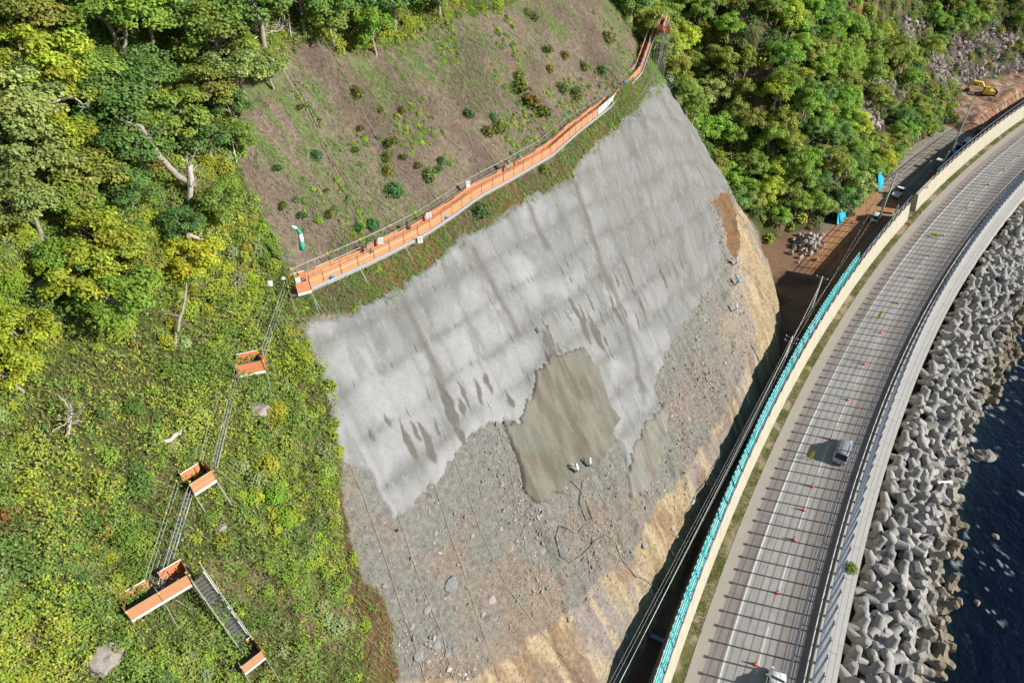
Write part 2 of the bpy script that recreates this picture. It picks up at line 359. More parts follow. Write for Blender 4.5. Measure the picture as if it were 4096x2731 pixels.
# ---- hillside
gs = np.concatenate([np.arange(-62, 86, .22), np.arange(86, 140, .5), np.arange(140, 335, 1.5)])
gd = np.concatenate([np.arange(-1.6, 42, .22), np.arange(42, 76, .5), np.arange(76, 165, 3.0)])
SG, DG = np.meshgrid(gs, gd, indexing='ij'); DG = DG+toe(SG)
X, Y = from_sd(SG, DG); Z = hill(X, Y)+detail(X, Y)
cc = classify(SG.ravel(), DG.ravel()); cols = np.array([PAL.get(k, (.2, .2, .2)) for k in range(9)])[cc]
s_, d_ = SG.ravel(), DG.ravel()
n1 = fbm(s_, d_, 3.5, 4, 201); n2 = fbm(s_, d_, 1.1, 3, 202); n3 = fbm(s_*2, d_*.5, 2.0, 4, 203); n4 = fbm(s_, d_, 8, 3, 204)
def recol(k, fn):
    m = cc == k
    cols[m] = fn(m)
recol(1, lambda m: mixc(mixc((.235, .175, .14), (.34, .275, .20), sst(.3, .7, n1[m])), (.20, .30, .08), np.maximum(sst(.52, .66, n4[m]*.5+n3[m]*.5)*.75, .8*sst(54, 60, d_[m]+4*n1[m])*sst(16, 24, s_[m]))))
recol(2, lambda m: mixc(mixc((.23, .16, .06), (.17, .13, .08), sst(.3, .7, n1[m])), (.12, .17, .04), sst(.45, .6, n3[m])*.8))
recol(4, lambda m: mixc(mixc(mixc((.30, .262, .22), (.265, .255, .225), sst(.45, .6, n4[m])), (.33, .25, .18), sst(.58, .72, n1[m])*.6), (.46, .385, .31), sst(30, 58, s_[m])*.8*sst(.25, .55, n2[m]+.1)))
over = (cc == 4) & (inpoly(s_+.9, d_+2.6+1.5*(n2-.5), RG['shot']) | inpoly(s_+.5, d_+1.5, RG['fresh']) | inpoly(s_-1.5, d_+.8, RG['shot']))
cols[over] = mixc(cols[over], (.27, .275, .25), .45+.4*n2[over])
recol(5, lambda m: mixc(mixc(mixc((.40, .31, .19), (.30, .26, .23), sst(.45, .65, n4[m])), (.24, .15, .09), sst(.58, .7, n1[m])*.6), (.52, .42, .27), sst(.52, .68, n3[m])*.7))
recol(6, lambda m: mixc((.22, .13, .07), (.14, .10, .05), sst(.4, .7, n1[m])))
recol(7, lambda m: mixc((.36, .20, .095), (.28, .19, .12), sst(.4, .7, n3[m])))
recol(8, lambda m: mixc((.24, .20, .185), (.13, .105, .095), sst(.4, .65, n2[m])))
recol(0, lambda m: mixc((.12, .13, .045), (.27, .20, .12), sst(.5, .66, n1[m])))
# a mossy streak beside the bare edge of the headland
ms = (cc == 4) & (s_ > 62) & (n3 > .48) & (d_-toe(s_) < 16); cols[ms] = mixc(cols[ms], (.17, .17, .06), .6)
put('hillside', npmesh('hillside', np.stack([X.ravel(), Y.ravel(), Z.ravel()], 1), gridfaces(*SG.shape), cols*(.49+.10*(cc == 4)+.22*(cc == 5))[:, None], True), MT['hill'], kind='structure')

# ---- sprayed concrete laid over the hill, a real layer with an edge
def sheet(name, poly, s0, s1, d0, d1, step, thick, colfn, mat, warp=.35, wsc=1.6, seed=300):
    a = np.arange(s0, s1, step); b = np.arange(d0, d1, step); S2, D2 = np.meshgrid(a, b, indexing='ij')
    ws, wd = wobble(S2, D2, warp, wsc, seed); w2 = .22*(noise(S2, D2, .5, seed+3)-.5)*2; ins = inpoly(ws+w2, wd+w2, poly)
    x, y = from_sd(S2, D2); z = hill(x, y)+detail(x, y)
    soft = ins.astype(float)
    for k in range(2):
        p = np.pad(soft, 1, mode='edge'); soft = (p[:-2, 1:-1]+p[2:, 1:-1]+p[1:-1, :-2]+p[1:-1, 2:]+2*p[1:-1, 1:-1])/6
    off = np.where(soft > .5, thick, -.12)+.0*soft
    if name.startswith('spr'): q1, q2, _, _ = quilt(S2, D2); relief = .20*(q1*(.5+.5*q2)-.6)+.045*(fbm(S2, D2, .8, 3, seed+9)-.5)
    else: relief = .16*(fbm(fall(S2, D2), D2*.4, .9, 4, seed+9)-.5)
    off = off+np.where(soft > .9, np.maximum(relief, -.12), 0)
    x = x-NN[0]*.68*off; y = y-NN[1]*.68*off; z = z+.73*off
    F = gridfaces(*S2.shape); keep = (soft.ravel() > .06)[F].all(1); F = F[keep]
    used = np.unique(F); idx = np.full(S2.size, -1); idx[used] = np.arange(len(used))
    V = np.stack([x.ravel(), y.ravel(), z.ravel()], 1)[used]; c = colfn(S2.ravel()[used], D2.ravel()[used])*.44
    return put(name, npmesh(name, V, idx[F], c, True), mat, kind='structure')
BL = [(672, 1090, 80, 30), (690, 1180, 60, 25), (740, 1240, 140, 60), (800, 1400, 150, 50), (835, 1150, 110, 40), (820, 1240, 70, 35), (930, 1120, 90, 40), (940, 1170, 60, 30), (1000, 1070, 90, 35), (1155, 1180, 70, 35), (318, 1330, 50, 28), (200, 1430, 55, 30), (450, 1460, 140, 40), (490, 1380, 90, 25), (535, 1380, 60, 25), (650, 1385, 75, 30), (590, 1500, 130, 60), (1455, 615, 45, 20), (1480, 590, 35, 12), (1420, 555, 25, 12), (1835, 380, 90, 40), (1880, 350, 80, 28), (1590, 560, 90, 30), (1640, 640, 200, 50), (1740, 720, 200, 60), (1780, 610, 70, 20), (1850, 490, 60, 20), (1880, 570, 180, 35), (1960, 300, 150, 30), (2030, 650, 90, 25), (2060, 540, 130, 30), (2200, 330, 150, 30), (2235, 270, 100, 20), (2290, 290, 80, 25), (2320, 200, 160, 35), (1410, 800, 120, 60), (1450, 850, 170, 35), (1500, 840, 80, 25)]
_r = random.Random(12)
BL += [(_r.uniform(1500, 2700), _r.uniform(60, 700), _r.uniform(30, 150), _r.uniform(7, 15)) for _ in range(20)]+[(_r.uniform(1400, 2000), _r.uniform(500, 900), _r.uniform(40, 160), _r.uniform(8, 22)) for _ in range(14)]
bh = hit([1366+b[0]/1.7196 for b in BL], [910+b[1]/1.7196 for b in BL]); bs, bd = to_sd(bh[:, 0], bh[:, 1])
SEAM = [region([(1085, 575), (1120, 640), (1190, 765)]), region([(925, 690), (965, 780), (1010, 870)]), region([(1322, 425), (1365, 560), (1395, 660)]), region([(1215, 480), (1255, 570)]), region([(1400, 640), (1440, 760), (1475, 900)])]
WHITE = region([(870, 950), (930, 1150), (1000, 1100)]).mean(0)
def segd(s, d, P):
    best = np.full(np.shape(s), 1e9); side = np.zeros(np.shape(s))
    for i in range(len(P)-1):
        ax, ay = P[i]; bx, by = P[i+1]; L2 = (bx-ax)**2+(by-ay)**2
        t = np.clip(((s-ax)*(bx-ax)+(d-ay)*(by-ay))/L2, 0, 1); dd = np.hypot(s-ax-t*(bx-ax), d-ay-t*(by-ay))
        sg = np.sign((bx-ax)*(d-ay)-(by-ay)*(s-ax)); m = dd < best; best = np.where(m, dd, best); side = np.where(m, sg, side)
    return best, side
def fall(s, d):
    """sideways coordinate that stays constant down the fall line"""
    return s-(.42+.38*sst(24, 44, s))*(d-20)
def quilt(s, d):
    f = fall(s, d)+.5*(fbm(s, d, 3, 2, 431)-.5); e = d+.12*s+.7*(fbm(s, d, 5, 2, 432)-.5)
    return np.abs(np.sin(e*math.pi/2.7))**.7, np.abs(np.sin(f*math.pi/3.9))**.5, np.floor(e/2.7), np.floor(f/3.9)
def shotcol(s, d):
    f = fall(s, d); q1, q2, iq, jq = quilt(s, d); cell = _h(iq+500, jq+500, 5)
    wet = noise(f, d*.25, 1.1, 433)
    c = mixc((.33, .335, .325), (.47, .48, .475), sst(.2, .85, .34*fbm(f, d*.7, 2.0, 5, 401)+.24*q1+.14*q2+.24*cell))  # tone also rises with each bulge, painting in the relief's light and dark bands
    c = mixc(c, (.60, .61, .615), sst(.46, .72, fbm(s, d, 3.2, 6, 402)*.8+.16*q1+.22*np.exp(-((s-WHITE[0])**2+(d-WHITE[1])**2)/50))*(.7+.3*noise(s*1.5, d, .6, 434)))
    c = mixc(c, (.34, .33, .305), sst(24, 42, s+4*(fbm(s, d, 5, 2, 77)-.5))*.6)
    c = mixc(c, (.44, .435, .43), sst(.54, .68, fbm(f*1.2, d*.45, 2.0, 5, 409))*sst(26, 40, s)*.7)
    c = mixc(c, (.26, .255, .23), sst(.60, .74, fbm(f*1.2, d*.6, 2.2, 5, 403))*.45)
    c = mixc(c, (.27, .27, .26), (1-q2)**3*.55*sst(.2, .6, noise(f, d, 1.5, 440)))           # upright seams between the sprayed panels
    c = mixc(c, (.29, .29, .28), (1-q1)**3*.45*sst(.35, .65, fbm(s, d, 1.4, 3, 441)))  # level creases between the bulges darkened, relief shading put into the colour
    c = mixc(c, (.55, .555, .545), sst(.66, .74, fbm(f*2.2, d*1.1, .55, 4, 405))*.6)
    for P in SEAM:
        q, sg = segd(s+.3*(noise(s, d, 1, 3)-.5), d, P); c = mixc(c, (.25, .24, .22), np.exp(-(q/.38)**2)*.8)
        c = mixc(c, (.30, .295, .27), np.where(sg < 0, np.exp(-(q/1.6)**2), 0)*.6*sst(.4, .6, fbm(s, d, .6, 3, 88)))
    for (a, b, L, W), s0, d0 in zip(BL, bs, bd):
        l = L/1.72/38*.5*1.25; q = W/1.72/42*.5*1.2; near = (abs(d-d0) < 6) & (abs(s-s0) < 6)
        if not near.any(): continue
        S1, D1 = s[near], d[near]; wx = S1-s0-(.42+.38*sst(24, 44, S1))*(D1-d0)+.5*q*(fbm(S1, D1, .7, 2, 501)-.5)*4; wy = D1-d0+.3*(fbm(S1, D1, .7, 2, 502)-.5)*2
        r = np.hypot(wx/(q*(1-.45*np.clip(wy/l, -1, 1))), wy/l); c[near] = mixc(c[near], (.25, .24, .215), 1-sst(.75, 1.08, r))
    return c*1.06
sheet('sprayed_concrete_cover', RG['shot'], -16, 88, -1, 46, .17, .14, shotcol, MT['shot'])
def freshcol(s, d):
    f = fall(s, d); c = mixc((.20, .18, .135), (.30, .275, .225), sst(.3, .7, fbm(f*1.4, d*.5, 1.4, 5, 600)))
    c = mixc(c, (.255, .265, .215), sst(.5, .7, fbm(s, d, 3, 3, 610))*.7)
    return mixc(c, (.35, .33, .28), sst(.62, .75, fbm(f*1.6, d*.5, .8, 4, 605))*.5)*1.33
sheet('fresh_concrete_cover', RG['fresh'], -12, 60, 0, 36, .17, .36, freshcol, MT['shot'], .3, 1.4, 620)
sheet('fresh_concrete_cover', RG['fresh2'], 0, 80, -1, 32, .17, .34, lambda s, d: freshcol(s, d)*1.22*np.array([.99, 1.0, 1.06]), MT['shot'], .35, 1.4, 640)

# ---- flat ground beside and under the road, sea-side face of the embankment
def ribbon(name, s0, s1, prof, mat, step=1.0, kind='structure', parent=None, smooth=False, closed=True, **k):
    """profile of (o, z) pairs swept along the road"""
    S1 = np.arange(s0, s1+.01, (s1-s0)/max(1, round((s1-s0)/step))); n = len(prof); V = []
    for o, z in prof: V.append(np.stack(road(S1, o, z), -1))
    V = np.stack(V, 1).reshape(-1, 3); F = gridfaces(len(S1), n)[:, ::-1]
    if closed:
        i = np.arange(len(S1)-1)*n; F = np.concatenate([F, np.stack([i+n-1, i, i+n, i+2*n-1], -1)])
    me = npmesh(name, V, F, smooth=smooth)
    if closed:
        bm = bmesh.new(); bm.from_mesh(me); bm.verts.ensure_lookup_table()
        try:
            bm.faces.new([bm.verts[j] for j in range(n)]); bm.faces.new([bm.verts[len(S1)*n-n+j] for j in range(n)])
            bmesh.ops.recalc_face_normals(bm, faces=bm.faces)
        except ValueError: pass
        bm.to_mesh(me); bm.free()
    pr = dict(k)
    if kind and parent is None: pr['kind'] = kind
    return put(name, me, mat, parent, **pr)
a = np.arange(-60, 380, .4); b = np.concatenate([np.arange(-90, -24, 2.0), np.arange(-24, -5.2, .3), [-4.6, -4.2, -3.6, -3.1, -1.7, 0, 4, 8, 10.2]])
S2, O2 = np.meshgrid(a, b, indexing='ij'); x, y, z = road(S2, O2); z = z+np.where(O2 < -5.6, .10*(fbm(x, y, 2.5, 4, 700)-.6), -.03)
n1 = fbm(x, y, 5, 4, 701); n2 = fbm(x*.6, y, 1.2, 3, 702)
tracks = .5+.5*np.sin((O2+.8*fbm(S2, O2*0, 30, 2, 707))*2*math.pi/1.7)
c = mixc((.30, .275, .235), (.25, .225, .19), sst(.3, .7, n1))
c = mixc(c, (.20, .175, .14), sst(.7, .95, tracks*(.6+.6*n2))*.5)
soil = mixc((.22, .135, .085), (.11, .075, .055), sst(.35, .65, n1)); t = 1-sst(118, 138, S2+6*(n2-.5)+(O2+12)*1.5); c = mixc(c, soil, t)
org = (sst(112, 122, S2)*(1-sst(152, 162, S2+4*(n1-.5))))*sst(-16, -13.5, O2)*(1-sst(-8, -6.5, O2+2*(n2-.5))); c = mixc(c, mixc((.42, .21, .09), (.27, .15, .085), sst(.45, .8, tracks*n2*1.6)), org*.85)
gr = (O2 > -4.7) & (O2 < -2.9); c[gr] = mixc((.13, .13, .05), (.30, .24, .16), sst(.4, .6, n2))[gr]
put('ground', npmesh('ground', np.stack([x.ravel(), y.ravel(), z.ravel()], 1), gridfaces(*S2.shape)[:, ::-1], c.reshape(-1, 3), True), MT['soil'], kind='structure')
ribbon('embankment', -60, 380, [(10.2, -.05), (10.25, -9), (9.6, -9), (9.6, -.06)], MT['conc'], 2)
ribbon('lit_shoulder', -60, 380, [(-3.05, -.02), (-3.05, .012), (-1.72, .012), (-1.72, -.02)], MT['asph_side'], 1)  # shoulder outside the fence shadow, painted paler than its shaded strip
def lane(o0, o1, base, z, seed):
    a = np.arange(-60, 380, .5); b = np.linspace(o0, o1, int((o1-o0)/.12)+1); S2, O2 = np.meshgrid(a, b, indexing='ij'); x, y, zz = road(S2, O2, z)
    tr = sum(np.exp(-((O2-q)/.26)**2) for q in (.75, 2.3, 3.95, 5.4)); lg = noise(S2*.12, O2*6, 1, seed); n1 = fbm(S2*.5, O2*1.5, 1.2, 3, seed+1)
    f = 1-.10*tr*(.6+.6*n1)+.16*(lg-.5)+.14*(n1-.5)
    for k in range(9):
        s0, w0, oo, l0 = seed*3+k*37.0+20, 1.2+.6*(k % 3), (k*1.7) % 6, 3+k % 4; f = f*(1-.10*((S2 > s0) & (S2 < s0+l0*2) & (abs(O2-oo) < w0)))
    oil = sst(.70, .78, fbm(S2, O2*2, .9, 3, seed+5))*.25; f = f*(1-oil*(abs(O2-1.5) < .5)); jn = (np.mod(S2, 12) < .5)*.10; f = f*(1-jn)
    put('road', npmesh('road', np.stack([x.ravel(), y.ravel(), zz.ravel()], 1), gridfaces(*S2.shape)[:, ::-1], (np.array(base)*f[..., None]).reshape(-1, 3)), MT['asph'], kind='structure')
lane(-1.72, 0, (.255, .228, .208), .004, 11); lane(0, 4.25, (.37, .36, .335), .0045, 12); lane(4.25, 7.86, (.265, .245, .228), .004, 13)  # first strip is shoulder too, painted darker where the fence shadow falls
ribbon('road_marking', -60, 380, [(-.1, .009), (.1, .009)], MT['paint'], 1, closed=False)
ribbon('road_marking', -60, 380, [(6.02, .009), (6.2, .009)], MT['paint'], 1, closed=False)
for k in range(-4, 26):
    s0 = 30.3+10.0*k
    ribbon('road_marking', s0, s0+5.6, [(3.07, .009), (3.2, .009)], MT['paint'], 1, closed=False)
# ---- sea
a = np.concatenate([np.arange(-20, 170, .3), np.arange(170, 400, 4)]); b = np.concatenate([np.arange(9.7, 34, .3), np.arange(34, 60, 3), [80, 120, 200, 320]])
S2, O2 = np.meshgrid(a, b, indexing='ij'); x, y, z = road(S2, O2, -5.0)
near = np.exp(-np.clip(O2-20.5, 0, 99)/1.6)
f = fbm(x, y, 1.6, 5, 800); f2 = fbm(x, y, 9, 3, 801)
t = sst(.60, .72, f*.75+near*.10+.2*(f2-.35))
deep = mixc((.0006, .003, .011), (.0012, .006, .015), sst(.4, .7, f2))
deep = mixc(deep, (.012, .028, .028), near*.5)
t2 = sst(.72, .78, fbm(x, y, .7, 3, 808))*sst(.5, .7, fbm(x, y, 5, 3, 809)); c = mixc(deep, (.50, .56, .58), np.maximum(t*sst(.0, .5, near+.25*sst(.62, .7, f2)), t2*.55))  # foam near the tetrapods, plus sun sparkles painted pale into the water colour
z = z+.10*(fbm(x, y, 2.2, 3, 803)-.5)*(O2 < 60)
msea = M('sea_water', (1, 1, 1), .13, attr=True, spec=.3, bump=.12, bscale=2.6, bump2=.30, b2scale=.7)
put('sea', npmesh('sea', np.stack([x.ravel(), y.ravel(), z.ravel()], 1), gridfaces(*S2.shape)[:, ::-1], c.reshape(-1, 3), True), msea, kind='structure')
mb = MB(); mb.add([(-3000, -3000, -5.15), (3000, -3000, -5.15), (3000, 3000, -5.15), (-3000, 3000, -5.15)], [(0, 1, 2, 3)])
put('sea', mb.mesh(), M('open_sea', (.004, .016, .034), .12, spec=.5, bump=.16, bscale=.6), kind='structure')

# ---- sea wall: parapet, slab pieces and the tall fence on it
def rp(s, o, z=0.0):
    x, y, zz = road(s, o, z); return Vector((float(x), float(y), float(zz)))
def rrot(s): return Matrix.Rotation(road_h(s), 3, 'Z')       # local x along the road, y to the hill side
SW = thing('sea_wall', 'long pale concrete sea wall of slabs between the road and the tetrapods', 'sea wall', rp(60, 8.5, 0))
def rel(root, v): return Vector(v)-root.location
def child_ribbon(root, name, s0, s1, prof, mat, step=1.0, closed=True, label=None):
    o = ribbon(name, s0, s1, prof, mat, step, kind=None, parent=root, closed=closed)
    o.matrix_parent_inverse = Matrix.Translation(-root.location)
    if label: o['label'] = label
    return o
child_ribbon(SW, 'base', 0, 300, [(8.6, -.3), (10.3, -.3), (10.35, -4.5), (11.2, -5.4), (11.2, -8), (8.6, -8)], MT['conc'], 2)
s0 = 2.0
while s0 < 290:
    L = 4.9 if s0 < 200 else 9.8
    child_ribbon(SW, 'parapet', s0, s0+L-.05, [(7.86, -.05), (7.86, .62), (8.46, .62), (8.46, -.05)], MT['conc_top'], 2.5)
    for a_, b_ in ((8.46, 9.28), (9.31, 9.86), (9.89, 10.36)):
        child_ribbon(SW, 'slab', s0+(1.2 if a_ > 9.5 else 0), s0+L-.04+(1.2 if a_ > 9.5 else 0), [(a_, -.3), (a_, .42-.02*(a_-8)), (b_, .42-.02*(b_-8)), (b_, -.3)], MT['slab'], 2.5)
    s0 += L
SF = thing('sea_fence', 'tall blue-grey steel wave fence with many rails standing on the sea wall', 'fence', rp(60, 8.16, .62))
post = MB().box((0, 0, 2.5), (.15, .17, 5.0)).box((0, 0, .04), (.34, .34, .04)).mesh('post')
cap = MB().tube([(-.16, 0, 0), (.16, 0, 0)], .12, 8).mesh('clamp'); cap.materials.append(MT['steel_blue']); post.materials.append(MT['steel_blue'])
FS = 1.95
for k in range(0, 135):
    s = 61.49-20*FS+k*FS
    for me, z in ((post, .62), (cap, 5.72)):
        o = bpy.data.objects.new('post' if z < 1 else 'clamp', me); COL.objects.link(o); o.parent = SF
        o.location = rel(SF, rp(s, 8.16, z)); o.rotation_euler = (0, 0, road_h(s))
for z, r in [(.76+.16*k, .016) for k in range(5)]+[(1.6+.46*k, .019) for k in range(9)]:
    MB().tube([rel(SF, rp(q, 8.06, z)) for q in np.arange(22, 285, 3.0)], r, 4).put('rail', MT['steel_blue'], SF)
mpan = bpy.data.materials.new('clear_panel'); mpan.use_nodes = True; _n = mpan.node_tree.nodes; _l = mpan.node_tree.links
_t = _n.new('ShaderNodeBsdfTransparent'); _t.inputs[0].default_value = (.95, .93, .92, 1); _m = _n.new('ShaderNodeMixShader'); _m.inputs[0].default_value = .07
_n['Principled BSDF'].inputs['Base Color'].default_value = (.38, .50, .78, 1); _n['Principled BSDF'].inputs['Roughness'].default_value = .25  # diffuse blue painted in for the sky's reflection on the panels
_l.new(_t.outputs[0], _m.inputs[1]); _l.new(_n['Principled BSDF'].outputs[0], _m.inputs[2]); _l.new(_m.outputs[0], _n['Material Output'].inputs[0])
for k in range(0, 134):
    a_, b_ = rp(61.49-20*FS+k*FS+.1, 8.16, 1.0)-SF.location, rp(61.49-20*FS+(k+1)*FS-.1, 8.16, 1.0)-SF.location
    MB().add([a_, b_, b_+Vector((0, 0, 4.62)), a_+Vector((0, 0, 4.62))], [(0, 1, 2, 3)]).put('panel', mpan, SF)
GR = thing('guardrail', 'low white guardrail with hooked posts along the sea side of the road', 'guardrail', rp(60, 7.4, 0))
for k in range(64):
    s = 24+k*3.9+.9
    MB().tube([(0, 0, 0), (0, 0, .72)], .055, 6).tube([(0, 0, .7), (.3, .02, .78)], .05, 6).put('post', MT['white'], GR, loc=rel(GR, rp(s, 7.45, 0))).rotation_euler = (0, 0, road_h(s))
for z, r in ((.45, .02), (.6, .02), (.78, .045)):
    MB().tube([rel(GR, rp(q, 7.42, z)) for q in np.arange(22, 275, 2.0)], r, 5).put('rail', MT['white'], GR)

# ---- hill-side retaining walls with their railing and the teal net
WB, WT, WBK, WBB, WZ = -4.15, -4.88, -5.46, -6.3, 3.6
def wall(s0, s1, label):
    t = thing('retaining_wall', label, 'wall', rp((s0+min(s1, s0+60))/2, -5.2, 0), 0, 'retaining walls along the road'); s = s0
    n = max(1, round((s1-s0)/10)); L = (s1-s0)/n
    for k in range(n):
        a_, b_ = s0+k*L+(.02 if k else 0), s0+(k+1)*L-.02
        child_ribbon(t, 'panel', a_, b_, [(WB, -.3), (WT, WZ-.02), (WT-.03, WZ), (WBK, WZ), (WBB, -.3)], MT['conc'], 2)
    return t
wall(12, 146.2, 'nearer concrete retaining wall, carrying the teal net, from the bottom edge to the gap')
wall(150.85, 300, 'farther concrete retaining wall beyond the gap, curving away past the parked cars')
def railing(s0, s1, label, top=True):
    t = thing('railing', label, 'railing', rp((s0+s1)/2, -5.05, WZ), 0, 'railings on the retaining walls')
    pm = MB().box((0, 0, 1.05), (.11, .15, 2.1)).box((0, -.07, 1.05), (.2, .02, 2.1)).box((0, .07, 1.05), (.2, .02, 2.1)).mesh('post'); pm.materials.append(MT['steel_dark'])
    n = int((s1-s0)/2.77)
    for k in range(n+1):
        s = s0+k*2.77
        o = bpy.data.objects.new('post', pm); COL.objects.link(o); o.parent = t; o.location = rel(t, rp(s, -4.97, WZ)); o.rotation_euler = (0, 0, road_h(s))
    for z, r in ((2.08, .06), (1.55, .025), (1.0, .025), (.5, .025)):
        MB().tube([rel(t, rp(q, -4.97, WZ+z)) for q in np.arange(s0, s0+n*2.77+.1, 2.77)], r, 5).put('rail', MT['steel_blue'] if z > 2 else MT['steel_dark'], t)
    return t
railing(20.5, 145.5, 'dark steel railing on the nearer retaining wall beside the teal net')
railing(160, 290, 'dark steel railing on the farther retaining wall above the parked cars')
TN = thing('debris_net', 'bright teal safety net hung along the railing of the nearer wall', 'net', rp(70, -5.25, WZ))
s0 = 20.5; rr = random.Random(3)
while s0 < 117:
    L = min(5.54, 117.8-s0); a = np.linspace(s0, s0+L-.03, 22); b = np.linspace(0, 1, 12); Aa, Bb = np.meshgrid(a, b, indexing='ij')
    sag = .12*np.sin((Aa-s0)/L*math.pi)*Bb+.5*(1-sst(40, 62, Aa))*0
    hgt = 2.5-1.1*np.exp(-((Aa-58)/9)**2)-.5*np.exp(-((Aa-30)/6)**2)
    fold = .16*(fbm(Aa*2.5, Bb*6, 1.2, 3, 900)-.5)+.10*np.sin(Aa*7+3*Bb)
    x, y, z = road(Aa, -5.06-.6*Bb+fold-.25*np.sin(Bb*math.pi)*noise(Aa, Aa*0, 3, 91), 0); z = WZ-.1+Bb*hgt-sag
    V = np.stack([x.ravel()-TN.location.x, y.ravel()-TN.location.y, z.ravel()-TN.location.z], 1)
    put('net_panel', npmesh('net_panel', V, gridfaces(*Aa.shape), smooth=True), MT['teal'], TN)
    s0 += L
for dz in (.0, .75, 1.5, 2.2):
    MB().tube([rel(TN, rp(q, -5.10-.6*dz/2.4, WZ+dz+.05*math.sin(q*2.2)-(1.1*math.exp(-((q-58)/9)**2)*dz/2.2))) for q in np.arange(20.5, 117.8, .9)], .025, 4).put('lacing_rope', MT['white'], TN)

# ---- tetrapods
DIRS = [Vector((0, 0, 1)), Vector((.943, 0, -.333)), Vector((-.471, .816, -.333)), Vector((-.471, -.816, -.333))]
def tetra_mesh(n, prof, flat):
    mb = MB()
    for dv in DIRS:
        q = dv.to_track_quat('Z', 'Y').to_matrix(); mb.lathe(prof, n, (0, 0, 0), q)
    me = mb.mesh('tetrapod', not flat)
    return me
mt_tet = M('tetrapod_concrete', (.345, .335, .315), .88, var=.20, vscale=.9, var2=.14, v2scale=6, bump=.012, bscale=12, objcol=True, spec=.15)
TETS = [tetra_mesh(18, [(.74, 0), (.70, .55), (.57, 1.2), (.45, 1.84), (.42, 1.92), (.34, 1.95)], False), tetra_mesh(6, [(.82, 0), (.80, .5), (.62, 1.0), (.66, 1.45), (.5, 1.85), (.46, 1.88)], True)]
for m in TETS: m.materials.append(mt_tet)
FC = Vector((0, math.cos(PITCH), -math.sin(PITCH))); UC = Vector((0, math.sin(PITCH), math.cos(PITCH)))
def project(v):
    r = Vector(v)-Vector((0, 0, CAMH)); dpt = r.dot(FC); return 2048+r.x/dpt*FPX, 1365.5-r.dot(UC)/dpt*FPX, dpt
cand = []
for i in range(150):
    for j in range(8):
        s = 12+i*1.82+rr.uniform(-.35, .35)+(.9 if j % 2 else 0); wob = 1.2*math.sin(s*.13)+.8*math.sin(s*.41+2)
        o = 12.0+j*1.7+rr.uniform(-.3, .3)
        if o > np.interp(s, [30, 50, 67, 82, 95, 106, 121, 140, 200], [21, 21.3, 21.5, 21.0, 20.4, 20.6, 22.8, 23.6, 24])-.9+wob*.5: continue
        z = float(np.interp(o, [11, 14, 18, 21.5], [-2.0, -2.2, -3.6, -5.0]))+rr.uniform(-.45, .45)
        px, py, dp = project(rp(s, o, z)); inv = -60 < px < 4156 and -60 < py < 2800
        cand.append((0 if inv else 1, dp, s, o, z))
cand.sort()
rest = MB(); nt_ = 0
for inv, dp, s, o, z in cand:
    kind = 1 if rr.random() < sst(15.3, 17.6, o) else 0; sca = rr.uniform(.80, .93)*(1.0 if kind == 0 else .97)
    if kind == 0 and rr.random() < .55:      # many sit on three legs
        rot = Euler((rr.gauss(0, .35), rr.gauss(0, .35), rr.uniform(0, 6.28)))
    else: rot = Euler((rr.uniform(0, 6.28), rr.uniform(0, 6.28), rr.uniform(0, 6.28)))
    if inv == 0 and nt_ < 300:
        t = bpy.data.objects.new('tetrapod', TETS[kind]); COL.objects.link(t); t.location = rp(s, o, z); t.rotation_euler = rot; t.scale = (sca,)*3
        g = rr.uniform(.80, 1.06); wet = float(sst(17.0, 20.5, o)); t.color = (g*(1-.38*wet), g*(1-.45*wet), g*(1-.58*wet), 1)
        if kind == 0: tag(t, 'pale round-legged concrete tetrapod piled at the foot of the sea wall', 'tetrapod', 'round-legged tetrapods along the sea wall')
        elif o < 18.4: tag(t, 'grey faceted concrete tetrapod in the middle of the breakwater pile', 'tetrapod', 'faceted tetrapods in the breakwater')
        else: tag(t, 'brown-stained faceted tetrapod at the edge of the sea', 'tetrapod', 'stained tetrapods at the waterline')
        nt_ += 1
    elif dp < 190 and s > 8:
        m = Matrix.Translation(rp(s, o, z)) @ rot.to_matrix().to_4x4() @ Matrix.Scale(sca, 4)
        rest.add([m @ v.co for v in TETS[1].vertices], [tuple(p.vertices) for p in TETS[1].polygons])
o = rest.put('tetrapod_pile', mt_tet); tag(o, 'remaining tetrapods of the pile, out along the far end of the breakwater', 'tetrapods'); o['kind'] = 'stuff'
# rubble core under the tetrapods so that the sea does not show between them
a = np.arange(5, 300, .8); b = np.arange(10.4, 22, .6); S2, O2 = np.meshgrid(a, b, indexing='ij'); x, y, z = road(S2, O2, 0)
z = np.interp(O2, [10, 14, 18, 22], [-3.6, -3.9, -4.9, -6.6])+.9*(fbm(S2, O2, 1.3, 3, 930)-.5)
put('rubble_bed', npmesh('rubble_bed', np.stack([x.ravel(), y.ravel(), z.ravel()], 1), gridfaces(*S2.shape)[:, ::-1]), M('wet_rubble', (.05, .047, .04), .7, var=.4, vscale=2, bump=.1, bscale=3), kind='structure')

